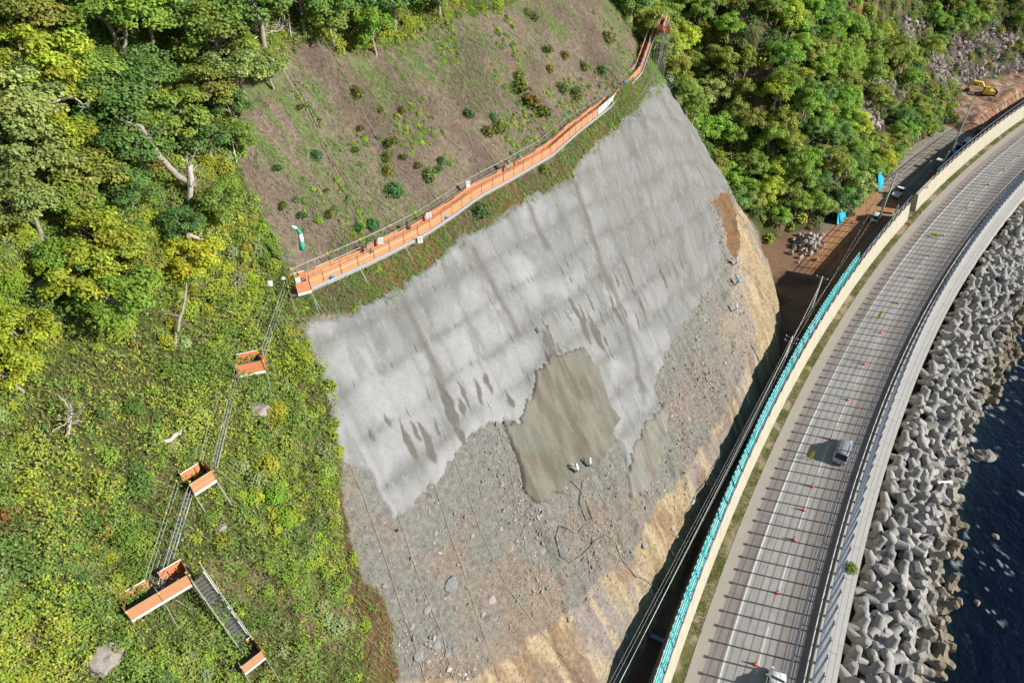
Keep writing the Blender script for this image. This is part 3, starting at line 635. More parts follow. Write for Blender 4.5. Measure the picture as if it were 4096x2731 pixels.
# ================================================================== VEGETATION
def unit(a): return a/np.maximum(np.linalg.norm(a, axis=-1, keepdims=True), 1e-9)
def leaf_quads(P, Nrm, ln, wd, col, g=rng, spread=.9, along=None):
    """one four-sided leaf at each point, facing roughly Nrm"""
    n = len(P); nn = unit(Nrm+g.normal(0, spread, (n, 3))*.7)
    r = along if along is not None else g.normal(0, 1, (n, 3))
    t = unit(r-(r*nn).sum(1, keepdims=True)*nn); b = np.cross(nn, t)
    ln = np.asarray(ln)[:, None]; wd = np.asarray(wd)[:, None]
    V = np.stack([P-t*ln*.5, P+b*wd*.5+nn*wd*.12, P+t*ln*.5, P-b*wd*.5+nn*wd*.12], 1).reshape(-1, 3)
    F = np.arange(4*n).reshape(-1, 4); C = np.repeat(col, 4, 0)
    return V, F, C
OUT = np.array([-NN[0]*.62, -NN[1]*.62, .78])      # outward from the slope
def inframe(P, m=120):
    d = P-np.array([0, 0, CAMH]); dp = d@np.array(FC); x = 2048+d[:, 0]/dp*FPX; y = 1365.5-(d@np.array(UC))/dp*FPX
    return (x > -m) & (x < 4096+m) & (y > -m) & (y < 2731+m) & (dp > 5), x, y, dp
SPEC = [((.150, .185, .016), .24, .19, 0), ((.095, .150, .018), .17, .11, 0), ((.060, .112, .020), .18, .12, 0), ((.175, .190, .012), .15, .11, 0),
        ((.135, .175, .055), .20, .14, 0), ((.200, .085, .020), .16, .11, 0), ((.125, .180, .040), .62, .06, 1), ((.070, .132, .026), .42, .07, 2), ((.12, .20, .012), .17, .13, 0)]
SCOL = np.array([q[0] for q in SPEC])*np.array([1.95, 1.85, 2.3]); SLEN = np.array([q[1] for q in SPEC]); SWID = np.array([q[2] for q in SPEC]); STYP = np.array([q[3] for q in SPEC])
def shrubs(name, label, S, D, rad, per, hmul=1.0, pick=None, lsz=1.0, cover=False, seed=1):
    g = np.random.default_rng(seed)
    x, y = from_sd(S, D); z = ground(x, y); n = len(S)
    br = fbm(S, D, 7, 3, 1001+seed); br2 = fbm(S, D, 3, 3, 1002+seed)
    if pick is None:
        u = g.random(n); sp = np.where(br > .56, np.where(u < .22, 8, np.where(u < .50, 0, np.where(u < .58, 3, np.where(u < .8, 6, 1)))), np.where(br > .44, np.where(u < .35, 1, np.where(u < .6, 6, np.where(u < .78, 0, 4))), np.where(u < .45, 2, np.where(u < .7, 7, np.where(u < .9, 1, 6)))))
        u2 = g.random(n); sp = np.where((u2 < .015) & (br2 > .52), 5, np.where(u2 > .955, 4, np.where((u2 > .86) & (br2 > .56), 3, sp)))
    else: sp = pick(S, D, g)
    cnt = np.maximum(6, (per*rad**2/SLEN[sp]**1.3*.085*np.where(STYP[sp] > 0, 1.0, 1)/lsz**1.5).astype(int))
    idx = np.repeat(np.arange(n), cnt); m = len(idx)
    d = unit(g.normal(0, 1, (m, 3))+OUT*1.1); flip = (d@OUT) < -.1; d[flip] *= -1
    rr_ = rad[idx][:, None]*(.55+.45*g.random((m, 1))**.6); hh = (hmul*(.6+.8*g.random(n)))[idx][:, None]
    P = np.stack([x, y, z], 1)[idx]+d*rr_*np.array([1, 1, 1])+OUT*(d@OUT)[:, None]*rr_*(hh-1)
    lump = noise(P[:, 0], P[:, 1], .5, 7)
    sh = g.normal(0, .06, (n, 3))[idx]; v = (g.normal(0, .16, m)+g.normal(0, .14, n)[idx])
    c = SCOL[sp][idx]*np.clip(1+v+.25*(lump-.5), .45, 1.7)[:, None]*(1+sh)
    ls = (.75+.5*g.random(m))*lsz
    ty = STYP[sp][idx]; al = g.normal(0, 1, (m, 3)); al = np.where((ty == 1)[:, None], d+np.array([0, 0, -.3])+g.normal(0, .25, (m, 3)), al); al = np.where((ty == 2)[:, None], d+g.normal(0, .3, (m, 3)), al)
    V, F, C = leaf_quads(P, d*.8+OUT*.7+np.array([0.25, 0, .3]), SLEN[sp][idx]*ls, SWID[sp][idx]*ls, c, g, .6, al)
    o = put(name, npmesh(name, V, F, C), MT['leaf']); tag(o, label, 'undergrowth'); o['kind'] = 'stuff'
    return o, m
def scatter(s0, s1, d0, d1, step, seed, cls=(0,), keep=1.0):
    g = np.random.default_rng(seed); a = np.arange(s0, s1, step); b = np.arange(d0, d1, step); S, D = np.meshgrid(a, b)
    S = S.ravel()+g.uniform(-.6, .6, S.size)*step; D = D.ravel()+g.uniform(-.6, .6, D.size)*step+toe(S)
    k = (g.random(S.size) < keep) & np.isin(classify(S, D), cls); S, D = S[k], D[k]
    x, y = from_sd(S, D); ok, *_ = inframe(np.stack([x, y, ground(x, y)], 1), 160); return S[ok], D[ok]
ST = {}
S, D = scatter(-48, 80, 0, 78, .62, 11, (0,), .9)
cl6, D6 = scatter(-30, 10, 0, 30, .8, 17, (6,), .35); S = np.concatenate([S, cl6]); D = np.concatenate([D, D6])
sparse = fbm(S, D, 4, 3, 1100); k = ~((sparse > .585) & (rng.random(len(S)) < .55) & (D < 44)); S, D = S[k], D[k]
rad = np.clip(np.exp(rng.normal(-.92, .36, len(S))), .2, 1.15)*(.75+.7*noise(S, D, 3.5, 1101))
PTH = hk([655, 622, 590, 570, 535, 505, 475, 455, 425, 395, 365, 420, 455, 500, 545, 580, 560], [675, 760, 845, 850, 865, 970, 1080, 1110, 1125, 1240, 1355, 1345, 1320, 1390, 1450, 1500, 1530], .6)
PS = np.stack(to_sd(PTH[:, 0], PTH[:, 1]), 1); pd, _ = (lambda S, D: (np.min([np.hypot(S-a-t*(c-a), D-b-t*(d-b)) for (a, b), (c, d) in zip(PS[:-1], PS[1:]) for t in (0, .25, .5, .75, 1)], 0), 0))(S, D)
k = pd > .75; S, D, rad = S[k], D[k], rad[k]*np.where(pd[k] < 1.6, .7, 1)
_, ST['under'] = shrubs('undergrowth', 'dense mixed green and yellow undergrowth covering the hillside left of the concrete', S, D, rad*1.05, 470, .95, lsz=.88, seed=1)
# a low continuous tangle of leaves between and over the shrubs
g = np.random.default_rng(77); n = 900000; S = g.uniform(-48, 82, n); D = g.uniform(0, 78, n)+toe(S); x, y = from_sd(S, D); ok, *_ = inframe(np.stack([x, y, np.clip(D, 0, 60)], 1), 260); S, D = S[ok], D[ok]; k = np.isin(classify(S, D), (0,)); S, D = S[k], D[k]; x, y = from_sd(S, D)
bare = fbm(S, D, 4, 3, 1100); k = (bare < .59) | (g.random(len(S)) < .3); S, D, x, y = S[k], D[k], x[k], y[k]; S, D, x, y = S[:330000], D[:330000], x[:330000], y[:330000]; m = len(S)
hh = (.12+.85*sst(.35, .7, fbm(S, D, 1.5, 3, 1150))+.5*sst(.4, .7, fbm(S, D, 4, 2, 1151)))*(.55+.45*g.random(m)**.5); P = np.stack([x, y, ground(x, y)], 1)+OUT*hh[:, None]
q1 = fbm(S, D, 2.2, 3, 1152)+.10*(g.random(m)-.5); q2 = fbm(S, D, 6, 3, 1153)+.1*(g.random(m)-.5)
C = mixc(mixc((.10, .165, .025), (.17, .22, .025), sst(.4, .6, q1)), (.22, .24, .03), sst(.52, .66, q2)*.8); C = mixc(C, (.06, .115, .03), sst(.56, .68, fbm(S, D, 3.5, 3, 1154))*.7); C = mixc(C, (.20, .17, .08), (g.random(m) < .07)*1.0)*np.clip(1+g.normal(0, .22, m), .4, 1.8)[:, None]*1.75
bl = g.random(m) < .3; ln = np.where(bl, .42, .17)*(.7+.6*g.random(m)); wd = np.where(bl, .045, .125)*(.7+.6*g.random(m)); al = np.where(bl[:, None], np.array([-NN[0], -NN[1], -.2])+g.normal(0, .6, (m, 3)), g.normal(0, 1, (m, 3)))
gx = (fbm(S+.3, D, 1.5, 3, 1150)-fbm(S-.3, D, 1.5, 3, 1150))*2.2; gy = (fbm(S, D+.3, 1.5, 3, 1150)-fbm(S, D-.3, 1.5, 3, 1150))*2.2
nr = OUT+np.stack([-(EE[0]*gx+NN[0]*gy), -(EE[1]*gx+NN[1]*gy), 0*gx], 1)
V, F, C = leaf_quads(P, nr, ln, wd, C, g, .55, al); o = put('ground_cover', npmesh('ground_cover', V, F, C), MT['leaf']); tag(o, 'low tangle of grass, vines and leaves covering the left hillside', 'ground cover'); o['kind'] = 'stuff'
# low weeds in irregular drifts over the planting mat
S, D = scatter(-12, 88, 12, 66, .55, 19, (1, 2), 1.0); wn = fbm(S, D, 5, 4, 1210)+.5*fbm(S, D, 1.4, 2, 1211); k = (wn > .90-.03*sst(10, 40, S)-.05*sst(34, 30, D)); S, D = S[k], D[k]
shrubs('weeds', 'irregular drifts of low green weeds on the brown planting mat', S, D, rng.uniform(.14, .42, len(S)), 420, .7, pick=lambda S, D, g: g.choice([0, 1, 1, 2, 8, 4], len(S)), lsz=.85, seed=4)
S, D = scatter(120, 262, .5, 60, 2.4, 18, (8,), .4); shrubs('scrub', 'sparse scrub clinging to the rock outcrops of the far slope', S, D, rng.uniform(.5, 1.2, len(S)), 240, .9, lsz=2.0, seed=5)
S, D = scatter(80, 270, .5, 90, 1.7, 12, (0,), .9)
rad = np.clip(np.exp(rng.normal(.1, .3, len(S))), .5, 1.9)
_, ST['far'] = shrubs('undergrowth', 'green thicket under the trees on the far wooded slope', S, D, rad*1.15, 260, 1.0, lsz=2.0, seed=2)
# scattered plants on the planted mat, the strip, the edges of the bare ground
S, D = scatter(-20, 90, 10, 70, .55, 13, (1, 2), 1.0)
gm = fbm(S, D, 6, 3, 1200)*.6+fbm(S*2, D*.6, 2, 3, 1201)*.4; cl = classify(S, D)
k = (gm > .56) | ((D > 50) & (gm > .48)) | (rng.random(len(S)) < .08) | ((cl == 2) & (rng.random(len(S)) < .75)); S, D, cl2 = S[k], D[k], cl[k]
GR_COL = np.array([(.15, .34, .05), (.11, .28, .05), (.24, .33, .07), (.30, .24, .12)])
def blades(name, label, S, D, per, ln, wd, cols, seed, spread=.25, up=.55):
    g = np.random.default_rng(seed); n = len(S); idx = np.repeat(np.arange(n), per); m = len(idx)
    s = S[idx]+g.normal(0, spread, m); d = D[idx]+g.normal(0, spread*.8, m); x, y = from_sd(s, d)
    P = np.stack([x, y, ground(x, y)+.04], 1); dr = unit(np.stack([-NN[0]*1.0+g.normal(0, .55, m), -NN[1]*1.0+g.normal(0, .55, m), g.normal(up-.9, .35, m)], 1))
    L = ln*(.6+.8*g.random(m)); P = P+dr*L[:, None]*.45+OUT*(.05+.5*up*L*g.random(m))[:, None]
    ci = g.integers(0, len(cols), n)[idx] if len(cols) > 1 else np.zeros(m, int)
    c = np.asarray(cols)[ci]*np.clip(1+g.normal(0, .2, m), .5, 1.7)[:, None]
    V, F, C = leaf_quads(P, np.tile(OUT, (m, 1)), L, wd*(.7+.6*g.random(m)), c, g, .5, dr)
    o = put(name, npmesh(name, V, F, C), MT['leaf']); tag(o, label, 'grass'); o['kind'] = 'stuff'; return m
ST['grass'] = blades('grass', 'bright green grass growing through the brown planting mat above the walkway', S, D, 14, .42, .035, GR_COL[:3], 21)
S, D = scatter(-20, 90, 10, 70, .5, 14, (1, 2), 1.0)
ST['straw'] = blades('straw', 'dry brown straw matting over the planted slope above the walkway', S, D, 5, .40, .035, [(.26, .20, .15), (.34, .27, .19), (.15, .11, .08)], 22, .3, .15)
S, D = scatter(-48, 80, 0, 78, .42, 15, (0, 6), .8)
ST['mead'] = blades('meadow_grass', 'yellow-green grass between the shrubs of the left hillside', S, D, 9, .42, .04, [(.24, .30, .06), (.15, .22, .04), (.30, .25, .12), (.25, .29, .07)], 23, .3, .5)
open('/tmp/w/st.txt', 'w').write(str(ST)) if __import__('os').path.isdir('/tmp/w') else None

def tree_crown(seed, nc=40, nl=130, flat=.72, lz=.085):
    g = np.random.default_rng(seed); P = []; C = []; Nn = []
    for k in range(nc):
        d = g.normal(0, 1, 3); d[2] = abs(d[2])*1.1-.35; d /= np.linalg.norm(d); rr_ = g.uniform(.5, 1.0)
        c = d*rr_*np.array([1, 1, flat]); cr = g.uniform(.20, .36); tone = g.normal(1, .13); hue = g.normal(0, .04)
        q = g.normal(0, 1, (nl, 3)); q /= np.linalg.norm(q, axis=1)[:, None]; q[:, 2] = np.where(q[:, 2] < -.3, -q[:, 2], q[:, 2])
        rad_ = g.uniform(.45, 1, (nl, 1)); P.append(c+q*rad_*cr*np.array([1.15, 1.15, .7])); Nn.append(q*.6+np.array([0, 0, .7])+d*.3)
        cc_ = np.tile(np.array([tone*(1+hue*1.6), tone, tone*(1-hue)]), (nl, 1))*np.clip(1+g.normal(0, .16, (nl, 1)), .5, 1.6); C.append(cc_)
    P = np.concatenate(P); Nn = np.concatenate(Nn); C = np.concatenate(C); n = len(P)
    sz = lz*(.7+.6*g.random(n)); V, F, C = leaf_quads(P, Nn, sz*1.15, sz*.8, np.clip(C, 0, 3), g, .6)
    return npmesh('crown', V, F, C)
def limb(mb, a, b, r0, r1, bend, rr_, n=5):
    a = Vector(a); b = Vector(b); L = (b-a).length; pts = []
    for i in range(n+1):
        t = i/n; p = a.lerp(b, t)
        if 0 < i < n: p += Vector((rr_.uniform(-1, 1), rr_.uniform(-1, 1), rr_.uniform(-1, 1)))*L*bend
        pts.append(p)
    mb.tube(pts, r0, 7, radii=[r0+(r1-r0)*i/n for i in range(n+1)]); return pts
def tree_trunk(seed, H=1.5):
    rr_ = random.Random(seed); mb = MB(); top = Vector((rr_.uniform(-.15, .15), rr_.uniform(-.15, .15), -.1))
    limb(mb, (0, 0, -H), top, .075, .05, .04, rr_)
    for k in range(7):
        a = rr_.uniform(0, 6.28); e = rr_.uniform(.1, .9); limb(mb, top+Vector((0, 0, -rr_.uniform(0, .35))), Vector((math.cos(a)*.75*math.cos(e), math.sin(a)*.75*math.cos(e), .65*math.sin(e))), .035, .01, .08, rr_, 4)
    return mb.mesh('trunk', True)
CROWN = [tree_crown(50+i, flat=f) for i, f in enumerate((.72, .8, .62, .95, .75, .7))]
TRUNK = [tree_trunk(70+i) for i in range(6)]
for m in CROWN: m.materials.append(MT['leaf'])
for m in TRUNK: m.materials.append(MT['bark'])
TONE = {'yellow-green': (.135, .170, .016), 'bright green': (.085, .150, .018), 'dark green': (.055, .105, .022), 'grey-green': (.115, .150, .038), 'olive': (.098, .120, .020), 'yellow': (.155, .180, .014), 'mid green': (.085, .130, .020)}
def tree(P, r, tone, label, group, kind=None, name='tree', stretch=1.0):
    k = rr.randrange(6) if kind is None else kind
    t = thing(name, label, 'tree', P, rr.uniform(0, 6.28), group)
    c = bpy.data.objects.new('crown', CROWN[k]); b = bpy.data.objects.new('trunk', TRUNK[k])
    f = rr.uniform(.86, 1.16); col = TONE[tone]; hj = rr.uniform(-.07, .06)
    for o in (c, b): COL.objects.link(o); o.parent = t; o.location = (0, 0, 1.12*r*stretch); o.scale = (r, r, r*stretch)
    f *= 1.85 if group and 'far' in group else 1.4; c.color = (col[0]*f*(1+hj)*1.95, col[1]*f*1.82, col[2]*f*2.1, 1); return t
# trees one by one on the left and along the top; (x, y, crown radius in px of a 2352-px-wide view, tone)
LT = [(75, 55, 85, 'olive'), (90, 140, 95, 'yellow-green'), (250, 30, 95, 'bright green'), (330, 55, 80, 'bright green'), (420, 40, 80, 'dark green'), (500, 110, 85, 'mid green'), (590, 30, 95, 'dark green'), (690, 25, 70, 'dark green'), (780, 20, 75, 'dark green'), (910, 30, 75, 'dark green'), (1010, 12, 60, 'dark green'),
      (40, 250, 100, 'grey-green'), (130, 215, 75, 'yellow-green'), (230, 190, 70, 'mid green'), (60, 370, 100, 'grey-green'), (280, 250, 85, 'dark green'), (340, 190, 70, 'dark green'), (400, 290, 80, 'mid green'), (480, 220, 60, 'olive'), (550, 170, 65, 'grey-green'), (150, 330, 70, 'yellow-green'), (205, 420, 75, 'olive'), (310, 345, 80, 'dark green'), (60, 470, 80, 'grey-green'), (175, 470, 60, 'mid green'), (300, 440, 60, 'dark green'),
      (480, 330, 58, 'dark green'), (230, 560, 85, 'yellow-green'), (190, 640, 80, 'yellow-green'), (270, 690, 88, 'bright green'), (150, 600, 60, 'bright green'), (445, 600, 62, 'yellow'), (420, 520, 45, 'dark green'), (500, 480, 50, 'mid green'), (35, 770, 78, 'yellow'), (20, 850, 62, 'yellow'), (620, 170, 45, 'grey-green'), (760, 60, 60, 'mid green'), (860, 90, 50, 'bright green'), (330, 620, 55, 'olive'), (545, 330, 40, 'mid green'), (530, 260, 45, 'dark green')]
WH = ['in the upper left corner', 'at the top edge of the frame', 'above the snag on the left hill', 'left of the brown planting mat', 'in the middle of the left hillside', 'at the left edge of the frame']
for i, (x, y, rpx, tone) in enumerate(LT):
    h = 2.6*rpx/85
    p = hk1(x, y, h); dep = (p-Vector((0, 0, CAMH))).dot(FC); r = rpx*K/FPX*dep*1.02; p.z -= h
    where = WH[0] if x < 260 and y < 160 else WH[1] if y < 70 else WH[5] if x < 90 else WH[3] if x > 440 and y < 420 else WH[2] if y < 420 else WH[4]
    tree(p, r, tone, '%s leafy %s tree %s' % ('broad' if rpx > 78 else 'small' if rpx < 58 else 'rounded', tone, where), 'trees on the left hillside')
# the wooded slope beyond the headland
g = np.random.default_rng(5); a = np.arange(81, 268, 3.4); b = np.arange(1.5, 88, 3.2); S, D = np.meshgrid(a, b); S = S.ravel()+g.uniform(-1.3, 1.3, S.size); dd = D.ravel()+g.uniform(-1.2, 1.2, D.size); D = dd+toe(S)
cl = classify(S, D); k = (cl == 0) & ~((S < 92) & (dd < 5)); dens = fbm(S, D, 14, 3, 1300); k &= dens+.12*(S < 150) > .42
k &= ~((S > 165) & (dd < 9)); S, D, dd = S[k], D[k], dd[k]
x, y = from_sd(S, D); z = ground(x, y); ok, px, py, dp = inframe(np.stack([x, y, z+2], 1), 110); idx = np.argsort(dp); idx = idx[ok[idx]]
for n_, i in enumerate(idx[:300]):
    u = noise(S[i], D[i], 9, 44); tone = ['yellow-green', 'mid green', 'olive', 'bright green', 'dark green', 'grey-green'][int(min(5, u*3.2+rr.random()*3))]
    r = rr.uniform(1.9, 3.2)
    wh = 'just above the side road' if dd[i] < 9 else 'on the gully side behind the bare headland' if S[i] < 104 else 'high on the far slope near the top edge' if py[i] < 300 else 'on the right beside the rock outcrops' if px[i] > 3350 else 'in the middle of the far wooded slope'
    tree(Vector((x[i], y[i], z[i])), r, tone, '%s %s tree %s' % ('large' if r > 2.3 else 'medium' if r > 1.9 else 'small', tone, wh), 'trees on the far wooded slope', stretch=rr.uniform(1, 1.35))

# ================================================================== STONES, BOULDERS, DEAD WOOD
def rock_mesh(seed, sub=2, rough=.28, flat=(1, .8, .6), name='stone'):
    bm = bmesh.new(); bmesh.ops.create_icosphere(bm, subdivisions=sub, radius=1); r_ = random.Random(seed)
    ax = [(Vector((r_.gauss(0, 1), r_.gauss(0, 1), r_.gauss(0, 1))).normalized(), r_.uniform(.62, .95)) for _ in range(9)]
    for v in bm.verts:
        d = v.co.normalized(); m = 1.0
        for a_, h_ in ax:
            q = d.dot(a_)
            if q > .05: m = min(m, h_/q)
        v.co = d*m*(1+r_.uniform(-rough, rough)*.18); v.co = Vector((v.co.x*flat[0], v.co.y*flat[1], v.co.z*flat[2]))
    me = bpy.data.meshes.new(name); bm.to_mesh(me); bm.free(); return me
STM = [rock_mesh(i, 1, .5) for i in range(6)]; BGM = [rock_mesh(i+70, 3, .5, (1, .8, .45)) for i in range(4)]
for m in BGM: m.materials.append(MT['stone'])
for m in STM: m.materials.append(MT['stone'])
HS = bpy.data.objects['hillside']
g = np.random.default_rng(31)
S = g.uniform(-16, 86, 70000); D = g.uniform(-1, 38, 70000); cl = classify(S, D); x, y = from_sd(S, D)
shot_in = inpoly(*wobble(S, D, .3, 2, 3), RG['shot']) | inpoly(S, D, RG['fresh']) | inpoly(S, D, RG['fresh2'])
ok, px, py, dp = inframe(np.stack([x, y, ground(x, y)], 1), 30)
k = ok & ~shot_in & np.isin(cl, (4, 5)) & (D-toe(S) > .5) & (g.random(len(S)) < np.where(cl == 4, .35+.65*sst(.35, .6, fbm(S, D, 4, 3, 1500)), .12)); S, D, x, y, dp = S[k], D[k], x[k], y[k], dp[k]
sz = .052*(1/np.maximum(g.random(len(S)), .004))**.40*(.75+.6*sst(.4, .7, fbm(S, D, 5, 2, 1501))); sz = np.minimum(sz, .30)
big = [(1035, 1340, .95, (.20, .215, .21)), (1130, 1376, .55, (.33, .29, .27)), (1110, 1410, .42, (.30, .26, .24)), (1003, 1480, .5, (.23, .24, .25)), (1027, 1500, .45, (.22, .23, .25)), (960, 1505, .6, (.22, .22, .22)), (945, 1440, .45, (.26, .24, .23)), (980, 1400, .5, (.28, .25, .23)), (1150, 1215, .35, (.28, .26, .24)), (1245, 1265, .5, (.25, .24, .25)), (1175, 1260, .35, (.29, .26, .23)), (1085, 1230, .33, (.3, .27, .24)), (1000, 1225, .35, (.27, .28, .26)), (1400, 1380, .5, (.32, .26, .2)), (1310, 1420, .5, (.34, .27, .19)), (1480, 1250, .6, (.26, .25, .24)), (1545, 1210, .55, (.34, .29, .22)), (1590, 1150, .7, (.4, .34, .26))]
vis = sz*FPX/dp; order = np.argsort(-vis)[:300-len(big)]; isbig = np.zeros(len(S), bool); isbig[order] = True
zz = ground(x, y)
SC = np.array([(.26, .235, .205), (.31, .27, .225), (.22, .22, .21), (.33, .27, .21), (.20, .185, .17), (.38, .345, .31)])
def stone(P, r, col):
    o = bpy.data.objects.new('stone', STM[rr.randrange(6)]); COL.objects.link(o); o.parent = HS; o.location = P
    o.rotation_euler = (rr.uniform(-.5, .5)+.75, rr.uniform(-.4, .4), rr.uniform(0, 6.28)); o.scale = (r, r*rr.uniform(.8, 1.1), r*rr.uniform(.7, 1)); o.color = (*col, 1)
for i in order:
    stone(Vector((x[i], y[i], zz[i]))+Vector(OUT)*sz[i]*.15, sz[i], SC[rr.randrange(6)]*rr.uniform(.8, 1.2))
for a_, b_, r_, c_ in big:
    r_ *= .78; stone(hk1(a_, b_)+Vector(OUT)*r_*.1, r_, [q*.95 for q in c_]); o = bpy.data.objects[HS.children[-1].name] if False else COL.objects[-1]
    o.data = BGM[rr.randrange(4)]; o.rotation_euler = Vector(OUT).to_track_quat('Z', 'Y').to_euler()
# the small ones as one joined part of the hillside
i_ = np.where(~isbig)[0]; base = np.array([v.co[:] for v in rock_mesh(90, 0 or 1, .3).vertices]); bm0 = bmesh.new(); bmesh.ops.create_icosphere(bm0, subdivisions=1, radius=1); fb = np.array([[v.index for v in f.verts] for f in bm0.faces]); vb = np.array([v.co[:] for v in bm0.verts]); bm0.free()
n = len(i_); jit = 1+.18*g.normal(0, 1, (n, len(vb), 1)); sc3 = sz[i_][:, None, None]*np.stack([np.ones(n), g.uniform(.6, 1, n), g.uniform(.5, .8, n)], 1)[:, None, :]
an = g.uniform(0, 6.28, n); ca, sa = np.cos(an)[:, None], np.sin(an)[:, None]; v = vb[None]*jit*sc3
v = np.stack([v[..., 0]*ca-v[..., 1]*sa, v[..., 0]*sa+v[..., 1]*ca, v[..., 2]], -1)+np.stack([x[i_], y[i_], zz[i_]], 1)[:, None]+OUT*.02
cst = np.repeat(SC[g.integers(0, 6, n)]*g.uniform(.75, 1.3, (n, 1)), len(vb), 0)
F = (fb[None]+np.arange(n)[:, None, None]*len(vb)).reshape(-1, 3)
o = put('stones', npmesh('stones', v.reshape(-1, 3), F, cst), MT['stones'], HS); o['kind'] = 'stuff'

S = g.uniform(120, 262, 30000); D = g.uniform(-60, 60, 30000)+0*S; k = np.isin(classify(S, D), (8,)) & (D > toe(S)); S, D = S[k], D[k]; x, y = from_sd(S, D); P = np.stack([x, y, ground(x, y)], 1); ok, *_ = inframe(P, 40); P = P[ok][:2600]; n = len(P)
v = vb[None]*(1+.3*g.normal(0, 1, (n, len(vb), 1)))*(g.uniform(.25, .8, (n, 1, 1))*np.array([1, .8, .9]))+P[:, None]; F = (fb[None]+np.arange(n)[:, None, None]*len(vb)).reshape(-1, 3)
cst = np.repeat(np.array([(.30, .25, .23), (.21, .175, .165), (.36, .31, .27)])[g.integers(0, 3, n)]*g.uniform(.7, 1.2, (n, 1)), len(vb), 0)
o = put('crags', npmesh('crags', v.reshape(-1, 3), F, cst), MT['stones'], HS); o['kind'] = 'stuff'

def boulder(x, y, r, label, cat='boulder', mat=None, flat=(1, .8, .65), up=.2, z=None, group=None):
    P = hk1(x, y) if z is None else Vector(plane(x*K, y*K, z)); o = put('boulder', rock_mesh(int(x*7+y), 3, .5, flat, 'boulder'), mat or MT['boulder'], loc=P+Vector(OUT)*r*up)
    o.scale = (r, r, r); o.rotation_euler = (rr.uniform(0, .6), rr.uniform(0, .6), rr.uniform(0, 6.28)); tag(o, label, cat, group); return o
boulder(595, 945, 1.05, 'grey-brown boulder among shrubs just below the second landing')
boulder(240, 1515, 1.25, 'large brown boulder half buried in shrubs near the bottom left')
boulder(505, 1215, .5, 'small dark rock in the greenery under the third stair flight')
boulder(105, 660, .7, 'pale rock in shadow at the left edge of the hillside')
boulder(2255, 1350-305, 1.7, 'large brown rounded rock standing in the sea beside the tetrapods', 'sea rock', up=.0, z=-5.0)
boulder(2212, 1078, 1.15, 'smaller brown rock in the water left of the large round rock', 'sea rock', up=.0, z=-5.0)
boulder(2288, 1232, .55, 'small wet rock in the foam off the tetrapods', 'sea rock', up=-.2, z=-5.0)
boulder(2245, 1385, .5, 'low wet rock in the foam near the tetrapod edge', 'sea rock', up=-.2, z=-5.0)

def snag(name, pts, radii, label, mat, twigs=0, seed=0, cat='dead tree'):
    """dead trunk through (x, y, height above ground) points"""
    W = [hk1(a, b, h) for a, b, h in pts]; mb = MB(); r_ = random.Random(seed); t = thing(name, label, cat, W[0])
    P = []
    for i in range(len(W)-1):
        for k in range(4): P.append(W[i].lerp(W[i+1], k/4)+Vector((r_.uniform(-1, 1), r_.uniform(-1, 1), r_.uniform(-1, 1)))*.05)
    P.append(W[-1]); rd = list(np.interp(np.linspace(0, 1, len(P)), np.linspace(0, 1, len(radii)), radii))
    mb.tube([p-W[0] for p in P], .2, 9, radii=rd); mb.put('trunk', mat, t, True)
    for k in range(twigs):
        i = r_.randrange(len(P)//3, len(P)); d = Vector((r_.gauss(0, 1), r_.gauss(0, 1), abs(r_.gauss(.6, .6)))).normalized(); m = MB(); L = r_.uniform(.5, 1.7)
        m.tube([P[i]-W[0], P[i]-W[0]+d*L*.5+Vector((r_.uniform(-.15, .15), 0, r_.uniform(-.1, .2))), P[i]-W[0]+d*L+Vector((0, r_.uniform(-.3, .3), .1))], .03, 5, radii=[.045, .028, .01])
        for q in range(3):
            e = d+Vector((r_.gauss(0, .6), r_.gauss(0, .6), r_.gauss(0, .6))); b_ = P[i]-W[0]+d*L*r_.uniform(.4, .9); m.tube([b_, b_+e.normalized()*L*.45], .012, 4)
        m.put('branch', mat, t)
    return t
snag('dead_tree', [(447, 428, 1.0), (405, 402, 3.0), (368, 362, 4.4), (338, 312, 5.0), (322, 290, 5.2), (298, 282, 5.2)], [.25, .24, .22, .18, .13, .06], 'long leaning grey dead trunk arching over the trees on the left', MT['bark'], 7, 1)
snag('dead_tree', [(435, 470, .2), (437, 420, 2.2), (437, 378, 3.4)], [.22, .21, .20], 'short upright bleached snag with a sawn top beside the leaning trunk', MT['dead'], 9, 2)
snag('dead_branch', [(75, 245, 3.2), (130, 232, 3.5), (165, 222, 3.6), (190, 240, 3.5), (222, 238, 3.4)], [.12, .10, .08, .06, .03], 'bare pale forked branch lying over the crowns near the left edge', MT['dead'], 7, 3, 'branch')
snag('dead_branch', [(90, 225, 3.4), (97, 190, 3.6), (80, 160, 3.8), (95, 140, 3.9), (118, 125, 3.9)], [.10, .10, .08, .06, .03], 'crooked bare limb rising above the left edge crowns', MT['bark'], 2, 4, 'branch')
snag('fallen_log', [(352, 1022, .4), (390, 1010, .55), (412, 992, .6), (424, 975, .6)], [.13, .15, .16, .12], 'pale fallen log lying in grass on the left hillside', MT['dead'], 0, 5, 'log')
snag('dead_tree', [(285, 120, 1.0), (290, 80, 2.5), (283, 50, 4)], [.16, .13, .08], 'bare forked trunk showing between green crowns near the top left', MT['bark'], 5, 6)
snag('dead_tree', [(540, 80, .5), (537, 45, 1.6), (530, 15, 3.0)], [.2, .16, .10], 'twin grey trunk at the top edge above the tangle of branches', MT['bark'], 3, 7)
snag('brush_pile', [(570, 100, .2), (600, 78, .6), (640, 72, .8), (665, 50, .8)], [.05, .05, .045, .03], 'tangle of bleached branches above the corner of the planting mat', MT['dead'], 16, 8, 'brush pile')
